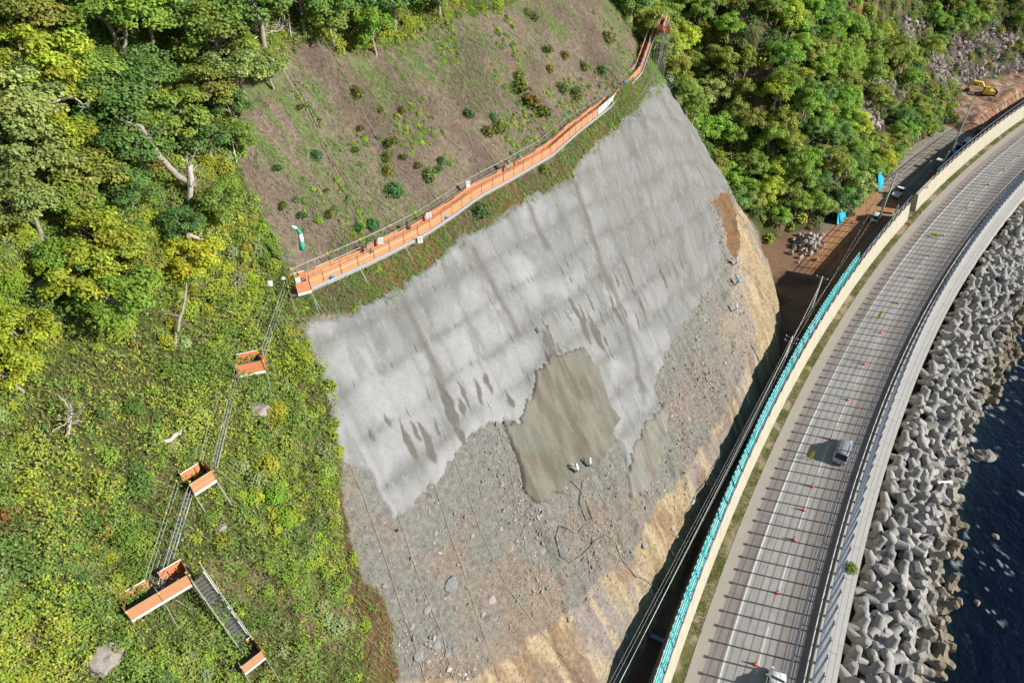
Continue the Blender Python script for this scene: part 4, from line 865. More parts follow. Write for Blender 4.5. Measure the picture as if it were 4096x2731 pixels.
snag('dead_tree', [(155, 1000, .2), (160, 965, 1.2), (165, 940, 1.9)], [.13, .10, .06], 'small leafless grey tree among grass at the far left', MT['dead'], 12, 9)
snag('fallen_log', [(430, 538, .5), (455, 548, .6), (475, 558, .5)], [.16, .15, .12], 'thick broken log on the shrubs below the bleached snag', MT['dead'], 3, 10, 'log')
snag('bare_tree', [(400, 800, .2), (412, 740, 1.2), (425, 690, 2.3), (428, 650, 3.0)], [.12, .11, .09, .06], 'slender bare leaning stem under the yellow crown', MT['bark'], 2, 11, 'tree')

# small round bushes planted on the mat, each on its own
def bush_mesh(seed, nl=260):
    g = np.random.default_rng(seed); d = unit(g.normal(0, 1, (nl, 3))); d[:, 2] = abs(d[:, 2]); P = d*g.uniform(.45, 1, (nl, 1))*np.array([1, 1, .85])
    C = np.clip(1+g.normal(0, .2, (nl, 1)), .4, 1.7)*np.ones((1, 3)); V, F, C = leaf_quads(P, d+np.array([0, 0, .5]), .34*(.7+.6*g.random(nl)), .2*(.7+.6*g.random(nl)), C, g, .6); return npmesh('bush', V, F, C)
BM = [bush_mesh(i) for i in (1, 2, 3)]
for m in BM: m.materials.append(MT['leaf'])
BU = [(637, 390, 12, 0, 'round dark green'), (727, 358, 13, 0, 'round dark green'), (692, 498, 12, 0, 'round dark green'), (903, 440, 19, 0, 'large round blue-green'), (1075, 265, 14, 0, 'leafy green'), (855, 517, 15, 0, 'round blue-green'), (822, 527, 13, 0, 'round blue-green'), (756, 495, 13, 1, 'ragged light green'), (650, 475, 12, 1, 'ragged light green'), (692, 250, 11, 1, 'ragged light green'), (820, 215, 16, 1, 'broad-leaved'), (828, 300, 12, 1, 'ragged light green'), (816, 348, 11, 0, 'round dark green'), (898, 335, 20, 1, 'broad-leaved'), (888, 365, 15, 1, 'broad-leaved'), (890, 395, 15, 2, 'yellowing'), (925, 365, 12, 1, 'ragged light green'), (960, 385, 13, 1, 'broad-leaved'), (983, 405, 18, 1, 'broad-leaved'), (1005, 395, 14, 0, 'leafy green'), (922, 258, 12, 1, 'ragged light green'), (1013, 372, 13, 0, 'leafy green'), (1120, 305, 15, 1, 'broad-leaved'), (1145, 295, 17, 1, 'broad-leaved'), (1190, 210, 22, 1, 'broad-leaved'), (1215, 240, 24, 2, 'yellowing'), (1245, 265, 22, 1, 'broad-leaved'), (1190, 180, 16, 1, 'broad-leaved'), (1255, 120, 15, 1, 'leafy green'), (1320, 220, 17, 1, 'broad-leaved'), (1295, 130, 12, 1, 'ragged light green'), (1225, 40, 12, 1, 'broad-leaved'), (1210, 30, 10, 1, 'broad-leaved'), (1102, 488, 22, 0, 'large round blue-green'), (1245, 390, 14, 1, 'broad-leaved'), (560, 313, 12, 1, 'sprawling'), (1380, 165, 14, 0, 'leafy green'), (1340, 155, 12, 1, 'ragged light green'), (1395, 90, 16, 1, 'broad-leaved'), (1130, 270, 10, 0, 'leafy green'), (750, 440, 8, 1, 'small'), (875, 255, 9, 1, 'small'), (1262, 160, 11, 2, 'yellowing'), (1290, 205, 15, 1, 'broad-leaved')]
TC = [(.11, .23, .07), (.19, .24, .05), (.30, .28, .04)]
for i, (a_, b_, q, t_, w_) in enumerate(BU):
    P = hk1(a_, b_); dep = (P-Vector((0, 0, CAMH))).dot(FC); r = 1.25*q*K/FPX*dep
    o = bpy.data.objects.new('bush', BM[i % 3]); COL.objects.link(o); o.location = P; o.scale = (r, r, r); o.rotation_euler = (-.3, .3, rr.uniform(0, 6)); o.color = (*[v*.8*rr.uniform(.85, 1.15) for v in TC[t_]], 1)
    wh = 'on the strip below the walkway' if i in (33, 34) else 'near the lower left of the planting mat' if a_ < 760 and b_ > 330 else 'close above the walkway' if b_ > 470 or (a_ > 1180 and b_ > 200) else 'in the middle of the planting mat' if a_ > 780 and b_ > 280 else 'on the upper part of the planting mat' if a_ > 1000 else 'on the upper left of the planting mat'
    tag(o, '%s bush %s' % (w_, wh), 'bush', 'bushes on the planting mat')
# bamboo-grass bank above the mat, leafy plant on the sea wall
P = rp(57.5, 9.4, .42); o = put('wall_plant', BM[1], None, loc=P); o.scale = (.9, .9, .5); o.color = (.2, .26, .03, 1); tag(o, 'light green weed growing out of the pale slab of the sea wall', 'plant')
g = np.random.default_rng(8); n = 26000; s_ = g.uniform(26, 260, n); o_ = -4.05+1.05*g.random(n)**1.2; x, y, z = road(s_, o_, 0); k = fbm(s_, o_*2, 2.5, 3, 1600) > .40; P = np.stack([x, y, z+.06], 1)[k]; m = len(P)
V, F, C = leaf_quads(P, np.tile([0, 0, .5], (m, 1)), g.uniform(.15, .4, m), g.uniform(.03, .06, m), np.array([(.14, .27, .04), (.20, .29, .06), (.32, .27, .12)])[g.integers(0, 3, m)]*g.uniform(.7, 1.2, (m, 1)), g, 1.0)
o = put('verge_grass', npmesh('verge_grass', V, F, C), MT['leaf']); tag(o, 'narrow strip of green grass along the foot of the concrete wall', 'grass'); o['kind'] = 'stuff'

# ================================================================== SCAFFOLD WALKWAY, STAIRS, LANDINGS
UP = Vector((0, 0, 1))
def gz(p): return float(ground(np.array([p.x]), np.array([p.y]))[0])
def quad_panel(a, b, h, name, mat, parent, root, wav=.03, seed=0, lean=Vector((0, 0, 0))):
    """upright sheet from a to b, h high, slightly uneven, with thickness"""
    n = 7; bm = MB(); d = (b-a); nrm = d.cross(UP).normalized(); r_ = random.Random(seed); V = []
    for side in (0, .012):
        for j in range(4):
            for i in range(n):
                t = i/(n-1); p = a.lerp(b, t)+UP*h*j/3+lean*(j/3)+nrm*(side+(r_.uniform(-wav, wav) if 0 < j < 3 and not side else 0)); V.append(p-root)
    F = []
    for q in (0, 4*n):
        for j in range(3):
            for i in range(n-1): a_ = q+j*n+i; F.append((a_, a_+1, a_+n+1, a_+n) if not q else (a_+n, a_+n+1, a_+1, a_))
    top = 3*n
    for i in range(n-1): F.append((top+i, top+i+1, 4*n+top+i+1, 4*n+top+i))
    return bm.add(V, F).put(name, mat, parent)
def bar(a, b, r, name, mat, t, n=6):
    o = Vector(t.location); return MB().tube([a-o, b-o], r, n).put(name, mat, t)
# path of the deck's outer edge, walked along the photograph
WP = [(668, 682), (715, 668), (722, 655), (800, 624), (880, 592), (975, 545), (1040, 497), (1100, 450), (1180, 408), (1270, 363), (1330, 303), (1400, 238), (1475, 163), (1505, 112), (1525, 62), (1540, 22)]
w_ = [hk1(a, b, 1.0) for a, b in WP[:-2]]+[Vector((23.9, 114.0, 38.9)), Vector((25.4, 118.0, 40.3))]
zs = np.array([p.z for p in w_]); zs = np.convolve(np.pad(zs, 2, mode='edge'), [.15, .2, .3, .2, .15], 'valid')
for p, z in zip(w_, zs): p.z = z
def resample(P, step):
    L = [0]
    for i in range(1, len(P)): L.append(L[-1]+(P[i]-P[i-1]).length)
    n = max(2, round(L[-1]/step)); out = []
    for k in range(n+1):
        q = L[-1]*k/n; i = max(0, min(len(P)-2, int(np.searchsorted(L, q))-1)); t = (q-L[i])/max(1e-6, L[i+1]-L[i]); out.append(P[i].lerp(P[i+1], min(1, max(0, t))))
    return out
WK = resample(w_[1:], 1.8)
wt = thing('scaffold_walkway', 'long orange-meshed scaffold walkway climbing along the slope above the grey concrete', 'scaffold walkway', WK[0]); O_ = Vector(wt.location)
inn = []
for i, p in enumerate(WK):
    d = (WK[min(i+1, len(WK)-1)]-WK[max(i-1, 0)]); d.z = 0; n_ = Vector((-d.y, d.x, 0)).normalized(); inn.append(n_)
nb = len(WK)-1
for i in range(nb):
    a, b = WK[i], WK[i+1]; na, nb_ = inn[i], inn[i+1]
    e = lambda p, n_, k, h=0: p+n_*k+UP*h
    for k0, k1 in ((.0, .36), (.38, .74), (.76, 1.12)):
        m = MB(); V = [e(a, na, k0), e(b, nb_, k0), e(b, nb_, k1), e(a, na, k1)]; m.add([v-O_ for v in V]+[v-O_-UP*.05 for v in V], [(0, 1, 2, 3), (7, 6, 5, 4), (0, 4, 5, 1), (1, 5, 6, 2), (2, 6, 7, 3), (3, 7, 4, 0)]); m.put('deck_board', MT['board'] if k0 == 0 else MT['deck'], wt)
    quad_panel(e(a, na, .36), e(b, nb_, .36), .85, 'mesh_panel', MT['orange'], wt, O_, seed=i, wav=.05)
    quad_panel(e(a, na, 1.14), e(b, nb_, 1.14), .9+.07*math.sin(i*1.7), 'mesh_panel', MT['orange'], wt, O_, seed=i+500, wav=.06)
    quad_panel(e(a, na, -.02, -.1), e(b, nb_, -.02, -.1), .24, 'toe_board', MT['board'], wt, O_, 0, i)
    for h in (.5, 1.0): bar(e(a, na, .33, h), e(b, nb_, .33, h), .03, 'rail', MT['pipe'], wt)
    bar(e(a, na, -.06, -.16), e(b, nb_, -.06, -.16), .032, 'rail', MT['pipe'], wt)
    bar(e(a, na, 1.12, 1.05), e(b, nb_, 1.12, 1.05), .03, 'rail', MT['pipe'], wt)
for i, (p, n_) in enumerate(zip(WK, inn)):
    for k, top in ((.30, 2.0 if i % 2 == 0 else 1.25), (1.16, 1.15)):
        q = p+n_*k; bar(Vector((q.x, q.y, gz(q)-.2 if k > .5 else min(gz(q)-.3, q.z-2.0))), q+UP*top, .028, 'post', MT['pipe'], wt)
    q = p+n_*.30
    if i % 3 == 0: bar(q-UP*.15, q-n_*.95-UP*(q.z-gz(q-n_*.95))*1.0, .022, 'brace', MT['pipe'], wt)
    bar(p-n_*.15-UP*.14, p+n_*1.3-UP*.14, .028, 'ledger', MT['pipe'], wt)
    for h in (.5, 1.0):
        if i % 2 == 0: MB().box(p+n_*.30+UP*h-O_, (.1, .1, .1)).put('clamp', MT['clamp'], wt)
# long tube on the hill side of the walkway with yellow couplers
HP = [p+n_*(1.95-.9*sst(.35, .6, i/len(WK)))+UP*1.25 for i, (p, n_) in enumerate(zip(WK, inn))]
ht = thing('anchor_tube', 'long steel tube with yellow couplers running along the hill side of the walkway', 'scaffold tube', HP[0])
for i in range(0, len(HP)-1, 2): bar(HP[i], HP[min(i+2, len(HP)-1)], .05, 'tube', MT['pipe'], ht, 8)
for i in range(0, len(HP), 2):
    MB().box(HP[i]-Vector(ht.location), (.16, .16, .16)).put('coupler', MT['clamp'], ht); bar(HP[i], Vector((HP[i].x, HP[i].y, gz(HP[i])-.2)), .03, 'prop', MT['pipe'], ht)
# second tube low on the outer side of the upper half
m0 = int(len(WK)*.52); ot = thing('brace_tube', 'thin steel tube along the outer side of the upper walkway', 'scaffold tube', WK[m0])
for i in range(m0, len(WK)-6, 4): bar(WK[i]-inn[i]*1.6-UP*1.2, WK[i+4]-inn[i+4]*1.6-UP*1.0, .035, 'tube', MT['pipe'], ot)

def landing(o1, o2, up, label, width=1.15, gaps=((), ()), hin=1.0, end=(1, 1)):
    """o1, o2: outer corners in the photograph; gaps: intervals left open in the inner and outer mesh"""
    a = hk1(*o1, up); b = hk1(*o2, up); z = (a.z+b.z)/2; a = Vector(plane(o1[0]*K, o1[1]*K, z)); b = Vector(plane(o2[0]*K, o2[1]*K, z)); d = b-a; L = d.length; u = d.normalized(); n_ = Vector((-u.y, u.x, 0))
    t = thing('scaffold_landing', label, 'scaffold landing', a, 0, 'stair landings with orange mesh'); O2 = Vector(t.location)
    nbd = max(1, round(L/1.8))
    for k in range(nbd):
        for w0, w1 in ((0, width*.32), (width*.34, width*.66), (width*.68, width)):
            m = MB(); V = [a+u*L*k/nbd+n_*w0, a+u*(L*(k+1)/nbd-.02)+n_*w0, a+u*(L*(k+1)/nbd-.02)+n_*w1, a+u*L*k/nbd+n_*w1]
            m.add([v-O2 for v in V]+[v-O2-UP*.05 for v in V], [(0, 1, 2, 3), (7, 6, 5, 4), (0, 4, 5, 1), (1, 5, 6, 2), (2, 6, 7, 3), (3, 7, 4, 0)]); m.put('deck_board', MT['deck'], t)
    for side, w_o in ((0, width), (1, 0)):
        g_ = gaps[side]; segs = []; c = 0
        for x0, x1 in g_: segs.append((c, x0)); c = x1
        segs.append((c, 1))
        for x0, x1 in segs:
            if x1-x0 < .03: continue
            p, q = a+u*L*x0+n_*w_o, a+u*L*x1+n_*w_o; quad_panel(p, q, hin, 'mesh_panel', MT['orange'], t, O2, seed=int(L*100)+side)
            bar(p+UP*(hin+.04), q+UP*(hin+.04), .03, 'rail', MT['white'] if side == 0 else MT['pipe'], t); bar(p+UP*.5-n_*.03*(1 if side else -1), q+UP*.5-n_*.03*(1 if side else -1), .025, 'rail', MT['pipe'], t)
            if side: quad_panel(p-n_*.05-UP*.1, q-n_*.05-UP*.1, .22, 'toe_board', MT['white'], t, O2, 0)
    for e_, q in ((0, a), (1, b)):
        if end[e_]: quad_panel(q, q+n_*width, .95, 'mesh_panel', MT['orange_dk'], t, O2, seed=e_)
    for k in range(nbd+1):
        for w_o in (-.04, width+.04):
            q = a+u*L*k/nbd+n_*w_o; bar(Vector((q.x, q.y, gz(q)-.2 if w_o > 0 else min(gz(q), q.z-1.6)-.2)), q+UP*(1.15+.5*(w_o < 0)), .028, 'post', MT['pipe'], t)
        q = a+u*L*k/nbd; bar(q-UP*.1, q-n_*1.1-UP*1.7, .028, 'brace', MT['pipe'], t); MB().box(q-O2-n_*.04+UP*1.0, (.1, .1, .1)).put('clamp', MT['clamp'], t)
    return a, b, n_, u, L
def stairs(t1, t2, b1, b2, ztop, zbot, label):
    """corners: left and right ends of the top tread and of the bottom tread, in the photograph"""
    T1, T2 = Vector(plane(t1[0]*K, t1[1]*K, ztop)), Vector(plane(t2[0]*K, t2[1]*K, ztop)); B1, B2 = Vector(plane(b1[0]*K, b1[1]*K, zbot)), Vector(plane(b2[0]*K, b2[1]*K, zbot))
    tm, bm_ = (T1+T2)/2, (B1+B2)/2; run = bm_-tm; h = run.copy(); h.z = 0; s = Vector((-h.y, h.x, 0)).normalized()*.38
    if (T2-T1).dot(s) < 0: s = -s
    t = thing('scaffold_stairs', label, 'scaffold stairs', bm_, 0, 'steel stair flights on the hillside'); O2 = Vector(t.location)
    n = max(6, int(run.length/.27)); f = h.normalized()*.11
    for k in range(1, n):
        c = tm+run*(k/n); m = MB(); V = [c-s-f, c+s-f, c+s+f, c-s+f]; m.add([v-O2 for v in V]+[v-O2-UP*.03 for v in V], [(0, 1, 2, 3), (7, 6, 5, 4), (0, 4, 5, 1), (1, 5, 6, 2), (2, 6, 7, 3), (3, 7, 4, 0)]); m.put('tread', MT['steel_pale'], t)
    for q in (-1, 1):
        bar(tm+s*q*1.08, bm_+s*q*1.08, .05, 'stringer', MT['steel_pale'], t)
        for hh in (.5, .95): bar(tm+s*q*1.2+UP*hh, bm_+s*q*1.2+UP*hh, .028, 'handrail', MT['pipe'], t)
        nn = max(2, int(run.length/1.9))
        for k in range(nn+1):
            c = tm+run*(k/nn)+s*q*1.2; bar(Vector((c.x, c.y, gz(c)-.2)), c+UP*1.0, .026, 'post', MT['pipe'], t)
            MB().box(c+UP*.95-O2, (.09, .09, .09)).put('clamp', MT['clamp'], t)
            if q > 0 and k % 2: bar(c-UP*.1, Vector((c.x, c.y, gz(c)))+s*3.2-UP*1.2, .026, 'brace', MT['pipe'], t)
def z4(x, y): return ((x/1.7168)/K, (910+y/1.7168)/K)
def z1b(x, y): return ((x/1.7168)/K, (1820+y/1.7168)/K)
l1 = landing((668, 682), (716, 668), 1.2, 'top stair landing with orange mesh and white bags at the left end of the walkway', 1.5, ((), ((.0, .35),)), end=(0, 0))
l2 = landing(z4(1640, 1022), z4(1826, 984), 1.3, 'second landing down, a short orange-meshed box beside the shrubs', 1.25, (((.82, 1.0),), ((.0, .02),)), end=(0, 1))
l3 = landing(z1b(1335, 270), z1b(1487, 172), 1.2, 'third landing down, short and orange-meshed amid bright yellow-green plants', 1.25, (((.78, 1.0),), ()), end=(0, 1))
l4 = landing(z1b(905, 1135), z1b(1330, 880), 1.2, 'long fourth landing with orange mesh where the stairs turn back', 1.35, (((.42, .62),), ((.97, 1.0),)), end=(1, 1))
l5 = landing(z1b(1680, 1500), z1b(1822, 1388), 1.2, 'lowest landing with a grey deck at the bottom edge of the picture', 1.35, (((.0, .75),), ()), hin=.9, end=(0, 1))
stairs(z4(1900, 440), z4(1965, 445), z4(1740, 895), z4(1810, 900), l1[0].z, l2[0].z, 'first stair flight under the walkway, steep and narrow')
stairs(z4(1570, 1000), z4(1635, 1015), z1b(1410, 92), z1b(1480, 100), l2[0].z, l3[0].z, 'second stair flight between the second and third landings')
stairs(z1b(1255, 235), z1b(1320, 245), z1b(1040, 935), z1b(1105, 930), l3[0].z, l4[0].z, 'third stair flight leading down to the long landing')
stairs(z1b(1320, 850), z1b(1388, 805), z1b(1690, 1370), z1b(1745, 1320), l4[0].z, l5[0].z, 'fourth stair flight with pale grey treads going down to the right')
stairs(z1b(1590, 1440), z1b(1640, 1455), z1b(1480, 1700), z1b(1540, 1710), l5[0].z, l5[0].z-3.2, 'last stair flight leaving the picture at the bottom left')

# ---- windsock, bags, coils, banners on the walkway
def fx(x, y, ox, oy, s): return (ox+x/s, oy+y/s)
P0 = hk1(713, 655, 1.0); wsk = thing('windsock', 'green and white striped windsock drooping from a pole at the left end of the walkway', 'windsock', P0)
top = P0+UP*3.4; bar(P0-UP*1.2, top, .03, 'pole', MT['pipe'], wsk); c0 = Vector((0, 0, 3.35)); d1 = Vector((.02, .12, .62)); pts = [c0+d1*k for k in range(3)]+[c0+d1*2.3+Vector((-.2, .05, .25)), c0+d1*2.4+Vector((-.62, .05, .38))]
mg = M('sock_green', (.04, .34, .24), .8)
for k in range(4): MB().tube([pts[k], pts[k].lerp(pts[k+1], .5)+Vector((.02, 0, 0)), pts[k+1]], .2, 10, radii=[.21-.028*k, .205-.028*k, .19-.028*k]).put('sleeve', mg if k % 2 == 0 else MT['white'], wsk, True)
def blob(name, P, r, mat, label, cat, flat=(1, .8, .7), seed=3, group=None):
    o = put(name, rock_mesh(seed, 2, 1.2, flat, name), mat, loc=P); o.scale = (r, r, r); tag(o, label, cat, group); return o
mw = M('white_sheet', (.62, .61, .58), .7, var=.2, vscale=6)
blob('sack', hk1(617, 652, .5), .42, mw, 'round white sack with grey netting left of the top landing', 'sack', seed=11)
blob('sack', hk1(650, 640, 1.8), .2, mw, 'small white bag tied to the post of the top landing', 'bag', seed=12)
for i, (a_, b_, w_) in enumerate([(764, 634, 'left part of the walkway, near the windsock'), (966, 541, 'walkway post right of the black coil'), (1023, 496, 'walkway at the bend below the rope coils'), (1434, 187, 'upper walkway beside the white banner'), (1470, 146, 'upper walkway, second from the top end'), (1488, 128, 'top part of the walkway')]):
    blob('sheet_bundle', hk1(a_, b_, 1.0)-UP*.1, .26, MT['blue_bag'], 'bright blue sheet bundle tied on the %s' % w_, 'bundle', seed=20+i, group='blue bundles on the walkway')
def coil(a_, b_, h, label, r=.3, mat='rope', seed=1):
    P = hk1(a_, b_, h); mb = MB(); r_ = random.Random(seed)
    for k in range(7):
        q = .8+.4*r_.random(); tl = r_.uniform(-.15, .15); mb.tube([Vector((math.cos(t)*r*q*.75+tl*.2, -.04*k+.1, math.sin(t)*r*q*1.2-r*.7)) for t in np.linspace(0, 6.28, 15)], .022, 5, caps=False)
    o = mb.put('rope_coil', MT[mat], None, loc=P); o.rotation_euler = (0, 0, -.6); tag(o, label, 'rope coil'); return o
coil(848, 562, 2.0, 'pale rope coil hanging on the walkway rail at its left third', .42); coil(1167, 373, 1.9, 'left of two pale rope coils hanging on the walkway mesh', .42, seed=2); coil(1193, 360, 1.9, 'right of two pale rope coils hanging on the walkway mesh', .42, seed=3)
coil(938, 512, 1.6, 'dark hose coil on a white bag behind the walkway', .3, 'hose', seed=4); coil(925, 1040+0, 1.0, 'rope lying coiled at the long landing', .01, seed=5) if False else None
coil(1232, 758, .15, 'left rope coil lying on the grey concrete above the wet patch', .38, 'rope_dk', seed=6); coil(1256, 750, .15, 'right rope coil on the grey concrete with a dark weight below it', .36, 'rope_dk', seed=7)
for i, (a_, b_, w_) in enumerate([(875, 553, 'left of the walkway'), (1075, 423, 'at the walkway bend'), (985, 495, 'in the walkway middle'), (965, 550, 'low on the walkway'), (686, 645, 'on the top landing'), (1178, 383, 'between the rope coils')][:5]):
    P = hk1(a_, b_, 1.7); o = quad_panel(P-Vector((.22, .1, .4)), P+Vector((.22, .1, -.4)), .75, 'cloth', mw, None, Vector((0, 0, 0)), .08, i); tag(o, 'small pale cloth bag hung on the mesh %s' % w_, 'bag', 'cloth bags on the walkway')
# banner with four big characters
ia = min(range(len(WK)), key=lambda i: abs(project(WK[i])[0]-2405)); a = WK[ia]+inn[ia]*.24+UP*.06; b = WK[ia+3]+inn[ia+3]*.24+UP*.06; dn = (b-a)
ban = thing('banner', 'white safety banner with red and blue characters on the upper walkway', 'banner', a); quad_panel(a, b, .85, 'cloth', MT['white'], ban, a, .01)
m_r, m_b = M('banner_red', (.65, .05, .10), .8), M('banner_blue', (.05, .12, .50), .8)
def curve_text(txt, mat, parent, loc, rot, name='lettering'):
    q = put(name, TXT[txt].copy(), mat, parent, loc=loc); q.rotation_euler = rot; return q
ux = dn.normalized(); uy = UP.copy(); uz = ux.cross(uy).normalized(); rm = Matrix((ux, uz.cross(ux), uz)).transposed()
for k, (ch, mt) in enumerate((('安', m_b), ('全', m_r), ('第', m_b), ('一', m_b))):
    curve_text(ch, mt, ban, dn*(.14+.24*k)+UP*.42+uz*.03, rm.to_euler())

# ---- ropes on the slope
def rope(pts, label, mat='rope', r=.022, h=.06, group='ropes over the slope', conv=lambda x, y: (x, y), name='rope', sag=0, slack=.10):
    pp = [conv(x, y) for x, y in pts]; q = hit([p[0]*K for p in pp], [p[1]*K for p in pp]); P = []
    for i in range(len(q)-1):
        L = np.linalg.norm(q[i+1]-q[i]); n = max(2, int(L/.7))
        for k in range(n): P.append(q[i]+(q[i+1]-q[i])*k/n)
    P.append(q[-1]); P = np.array(P); j = np.cumsum(rng.normal(0, 1, (len(P), 2)), 0)*.03*slack/.1; j -= np.linspace(0, 1, len(P))[:, None]*j[-1]; P[:, :2] += j
    P[:, 2] = ground(P[:, 0], P[:, 1])+h+.08; o = MB().tube([Vector(p) for p in P], r, 5).put(name, MT[mat], None); tag(o, label, 'rope' if 'rope' in name else name.replace('_', ' '), group); return o
c5 = lambda x, y: ((1366+x/1.7196)/K, (910+y/1.7196)/K); c2b = lambda x, y: ((1366+x/1.7196)/K, (1820+y/1.7196)/K); c2 = lambda x, y: ((1366+x/1.7196)/K, (y/1.7196)/K); c1 = lambda x, y: ((x/1.7168)/K, (y/1.7168)/K)
R5 = [[(0, 890), (75, 1020), (130, 1200), (190, 1400), (260, 1568)], [(120, 530), (245, 710), (300, 820), (400, 1080), (420, 1200), (490, 1340), (560, 1568)], [(290, 430), (350, 500), (480, 750), (560, 970), (600, 1150), (700, 1380), (750, 1568)], [(560, 310), (650, 430), (760, 620), (860, 870), (925, 1000), (1070, 1350), (1140, 1568)], [(780, 150), (890, 270), (1000, 480), (1130, 700), (1230, 900), (1290, 1050), (1400, 1270), (1530, 1568)], [(920, 50), (1060, 220), (1200, 450), (1320, 680), (1370, 780), (1440, 1000), (1490, 1190)], [(1075, 0), (1200, 250), (1330, 450), (1400, 660)], [(1150, 0), (1270, 250), (1350, 450), (1420, 660)], [(1500, 0), (1590, 210), (1650, 400), (1720, 550), (1840, 900), (1930, 1200), (1980, 1330)], [(1620, 0), (1750, 250), (1830, 480), (1960, 790)], [(1810, 0), (1900, 230), (1985, 400), (2090, 640)], [(2130, 0), (2180, 250), (2250, 500)], [(2090, 400), (2160, 640), (2220, 800)], [(1960, 830), (2040, 1050), (2080, 1270), (2140, 1500)]]
for i, p in enumerate(R5): rope(p, 'thin weathered rope lying down the grey concrete, %s from the left' % ['first', 'second', 'third', 'fourth', 'fifth', 'sixth', 'seventh', 'eighth', 'ninth', 'tenth', 'eleventh', 'twelfth', 'thirteenth', 'fourteenth'][i], 'rope_dk', .02, conv=c5, group='dark ropes on the concrete')
RB = [[(30, 0), (110, 210), (270, 650), (345, 860), (480, 1250), (580, 1560)], [(250, 0), (370, 340), (540, 860), (700, 1240), (770, 1530)], [(580, 0), (640, 190), (700, 380), (830, 780), (900, 1000), (990, 1270), (1090, 1560)], [(770, 0), (960, 520), (1150, 910), (1300, 1120), (1530, 1390)], [(1150, 30), (1210, 370), (1280, 700), (1380, 960), (1560, 1300)], [(1530, 0), (1700, 120), (1830, 360), (1920, 590)], [(1660, 500), (1700, 720), (1730, 920)]]
for i, p in enumerate(RB): rope(p, 'pale rope running down the stony slope, %s from the left' % ['first', 'second', 'third', 'fourth', 'fifth', 'sixth', 'seventh'][i], 'rope', .02, conv=c2b, group='pale ropes on the stony slope')
R2 = [[(690, 910), (740, 970), (980, 1140)], [(870, 840), (900, 890), (1130, 1090)], [(1060, 770), (1080, 820), (1310, 990)], [(1140, 715), (1190, 770), (1430, 895)], [(370, 1130), (690, 1365)], [(520, 1040), (820, 1250)], [(90, 1240), (150, 1300), (430, 1505)], [(0, 490), (230, 930), (400, 1230), (560, 1480)], [(460, 110), (650, 290), (850, 540), (1100, 960), (1200, 1080)], [(1230, 70), (1440, 500), (1690, 690)], [(1260, 700), (1530, 830)], [(1570, 470), (1600, 520), (1830, 570)], [(1650, 400), (1700, 465), (1870, 480)], [(900, 60), (1200, 250), (1400, 470)], [(0, 1160), (100, 1340), (200, 1500)], [(0, 1280), (130, 1560)], [(1820, 310), (1980, 380)], [(1850, 230), (2050, 330)]]
W2 = ['near the middle bend', 'left of the slab on the walkway', 'above the rope coils', 'right of the rope coils', 'left of the black coil', 'ending at the grey plank', 'near the left coil', 'longest on the left half', 'from the top edge bushes', 'from the top of the mat', 'short, on the right half', 'below the upper walkway bushes', 'highest of the tied ropes', 'from the upper middle of the mat', 'at the lower left of the mat', 'lowest left of the mat', 'near the walkway top', 'topmost, near the walkway end']
for p, w_ in zip(R2, W2): rope(p, 'pale tie rope over the planting mat, %s' % w_, 'rope', .019, h=.08, conv=c2, group='tie ropes over the planting mat')
rope([(2110, 110), (2352, 470)], 'pale rope from the top bushes onto the mat', 'rope', .02, h=.12, conv=c1, group='tie ropes over the planting mat'); rope([(1800, 180), (2100, 700), (2352, 1230)], 'upper of two long pale ropes crossing the left of the mat', 'rope', .02, h=.12, conv=c1, group='tie ropes over the planting mat'); rope([(1900, 430), (2100, 740), (2352, 1270)], 'lower of two long pale ropes crossing the left of the mat', 'rope', .02, h=.12, conv=c1, group='tie ropes over the planting mat')
rope([(1660, 180), (1640, 330), (1680, 450), (1720, 440), (1650, 260), (1560, 160)], 'grey hose looped below the two workers', 'hose', .05, conv=c2b, group='spray hoses', name='hose')
rope([(1660, 500), (1600, 540), (1500, 490), (1475, 560), (1510, 690), (1570, 740), (1650, 700), (1750, 600), (1830, 565), (1890, 620), (1930, 720), (2030, 830), (2150, 920), (2220, 985)], 'long grey hose snaking down the lower stony slope', 'hose', .055, conv=c2b, group='spray hoses', name='hose')
rope([(1240, 765), (1262, 830), (1285, 905), (1305, 980), (1325, 1060)], 'dark spray hose running from the rope coils down through the fresh patch', 'hose', .05, conv=lambda x, y: (x, y), group='spray hoses', name='hose')
for i, (a_, b_, w_) in enumerate([(912, 1217, 'below the pointed end of the concrete'), (1173, 986, 'at the dark wet corner beside the concrete'), (1262, 773, 'under the right rope coil'), (686, 677, 'on the top landing edge')]):
    blob('weight', hk1(a_, b_, .1), .16, MT['steel_dark'], 'dark round weight on a rope, %s' % w_, 'weight', (1, 1, 1), 40+i, 'rope weights')
for i, (a_, b_, w_) in enumerate([(544, 375, 'at the left edge of the mat'), (709, 60, 'at the top left of the mat'), (669, 85, 'in the bushes above the mat')]):
    P = hk1(a_, b_); o = MB().tube([(0, 0, 0), (.1, 0, 1.6)], .04, 6).put('stake', MT['white'], None, loc=P); tag(o, 'white survey stake with red tip %s' % w_, 'stake', 'survey stakes'); MB().box((.1, 0, 1.65), (.1, .1, .12)).put('tip', MT['red'], o)

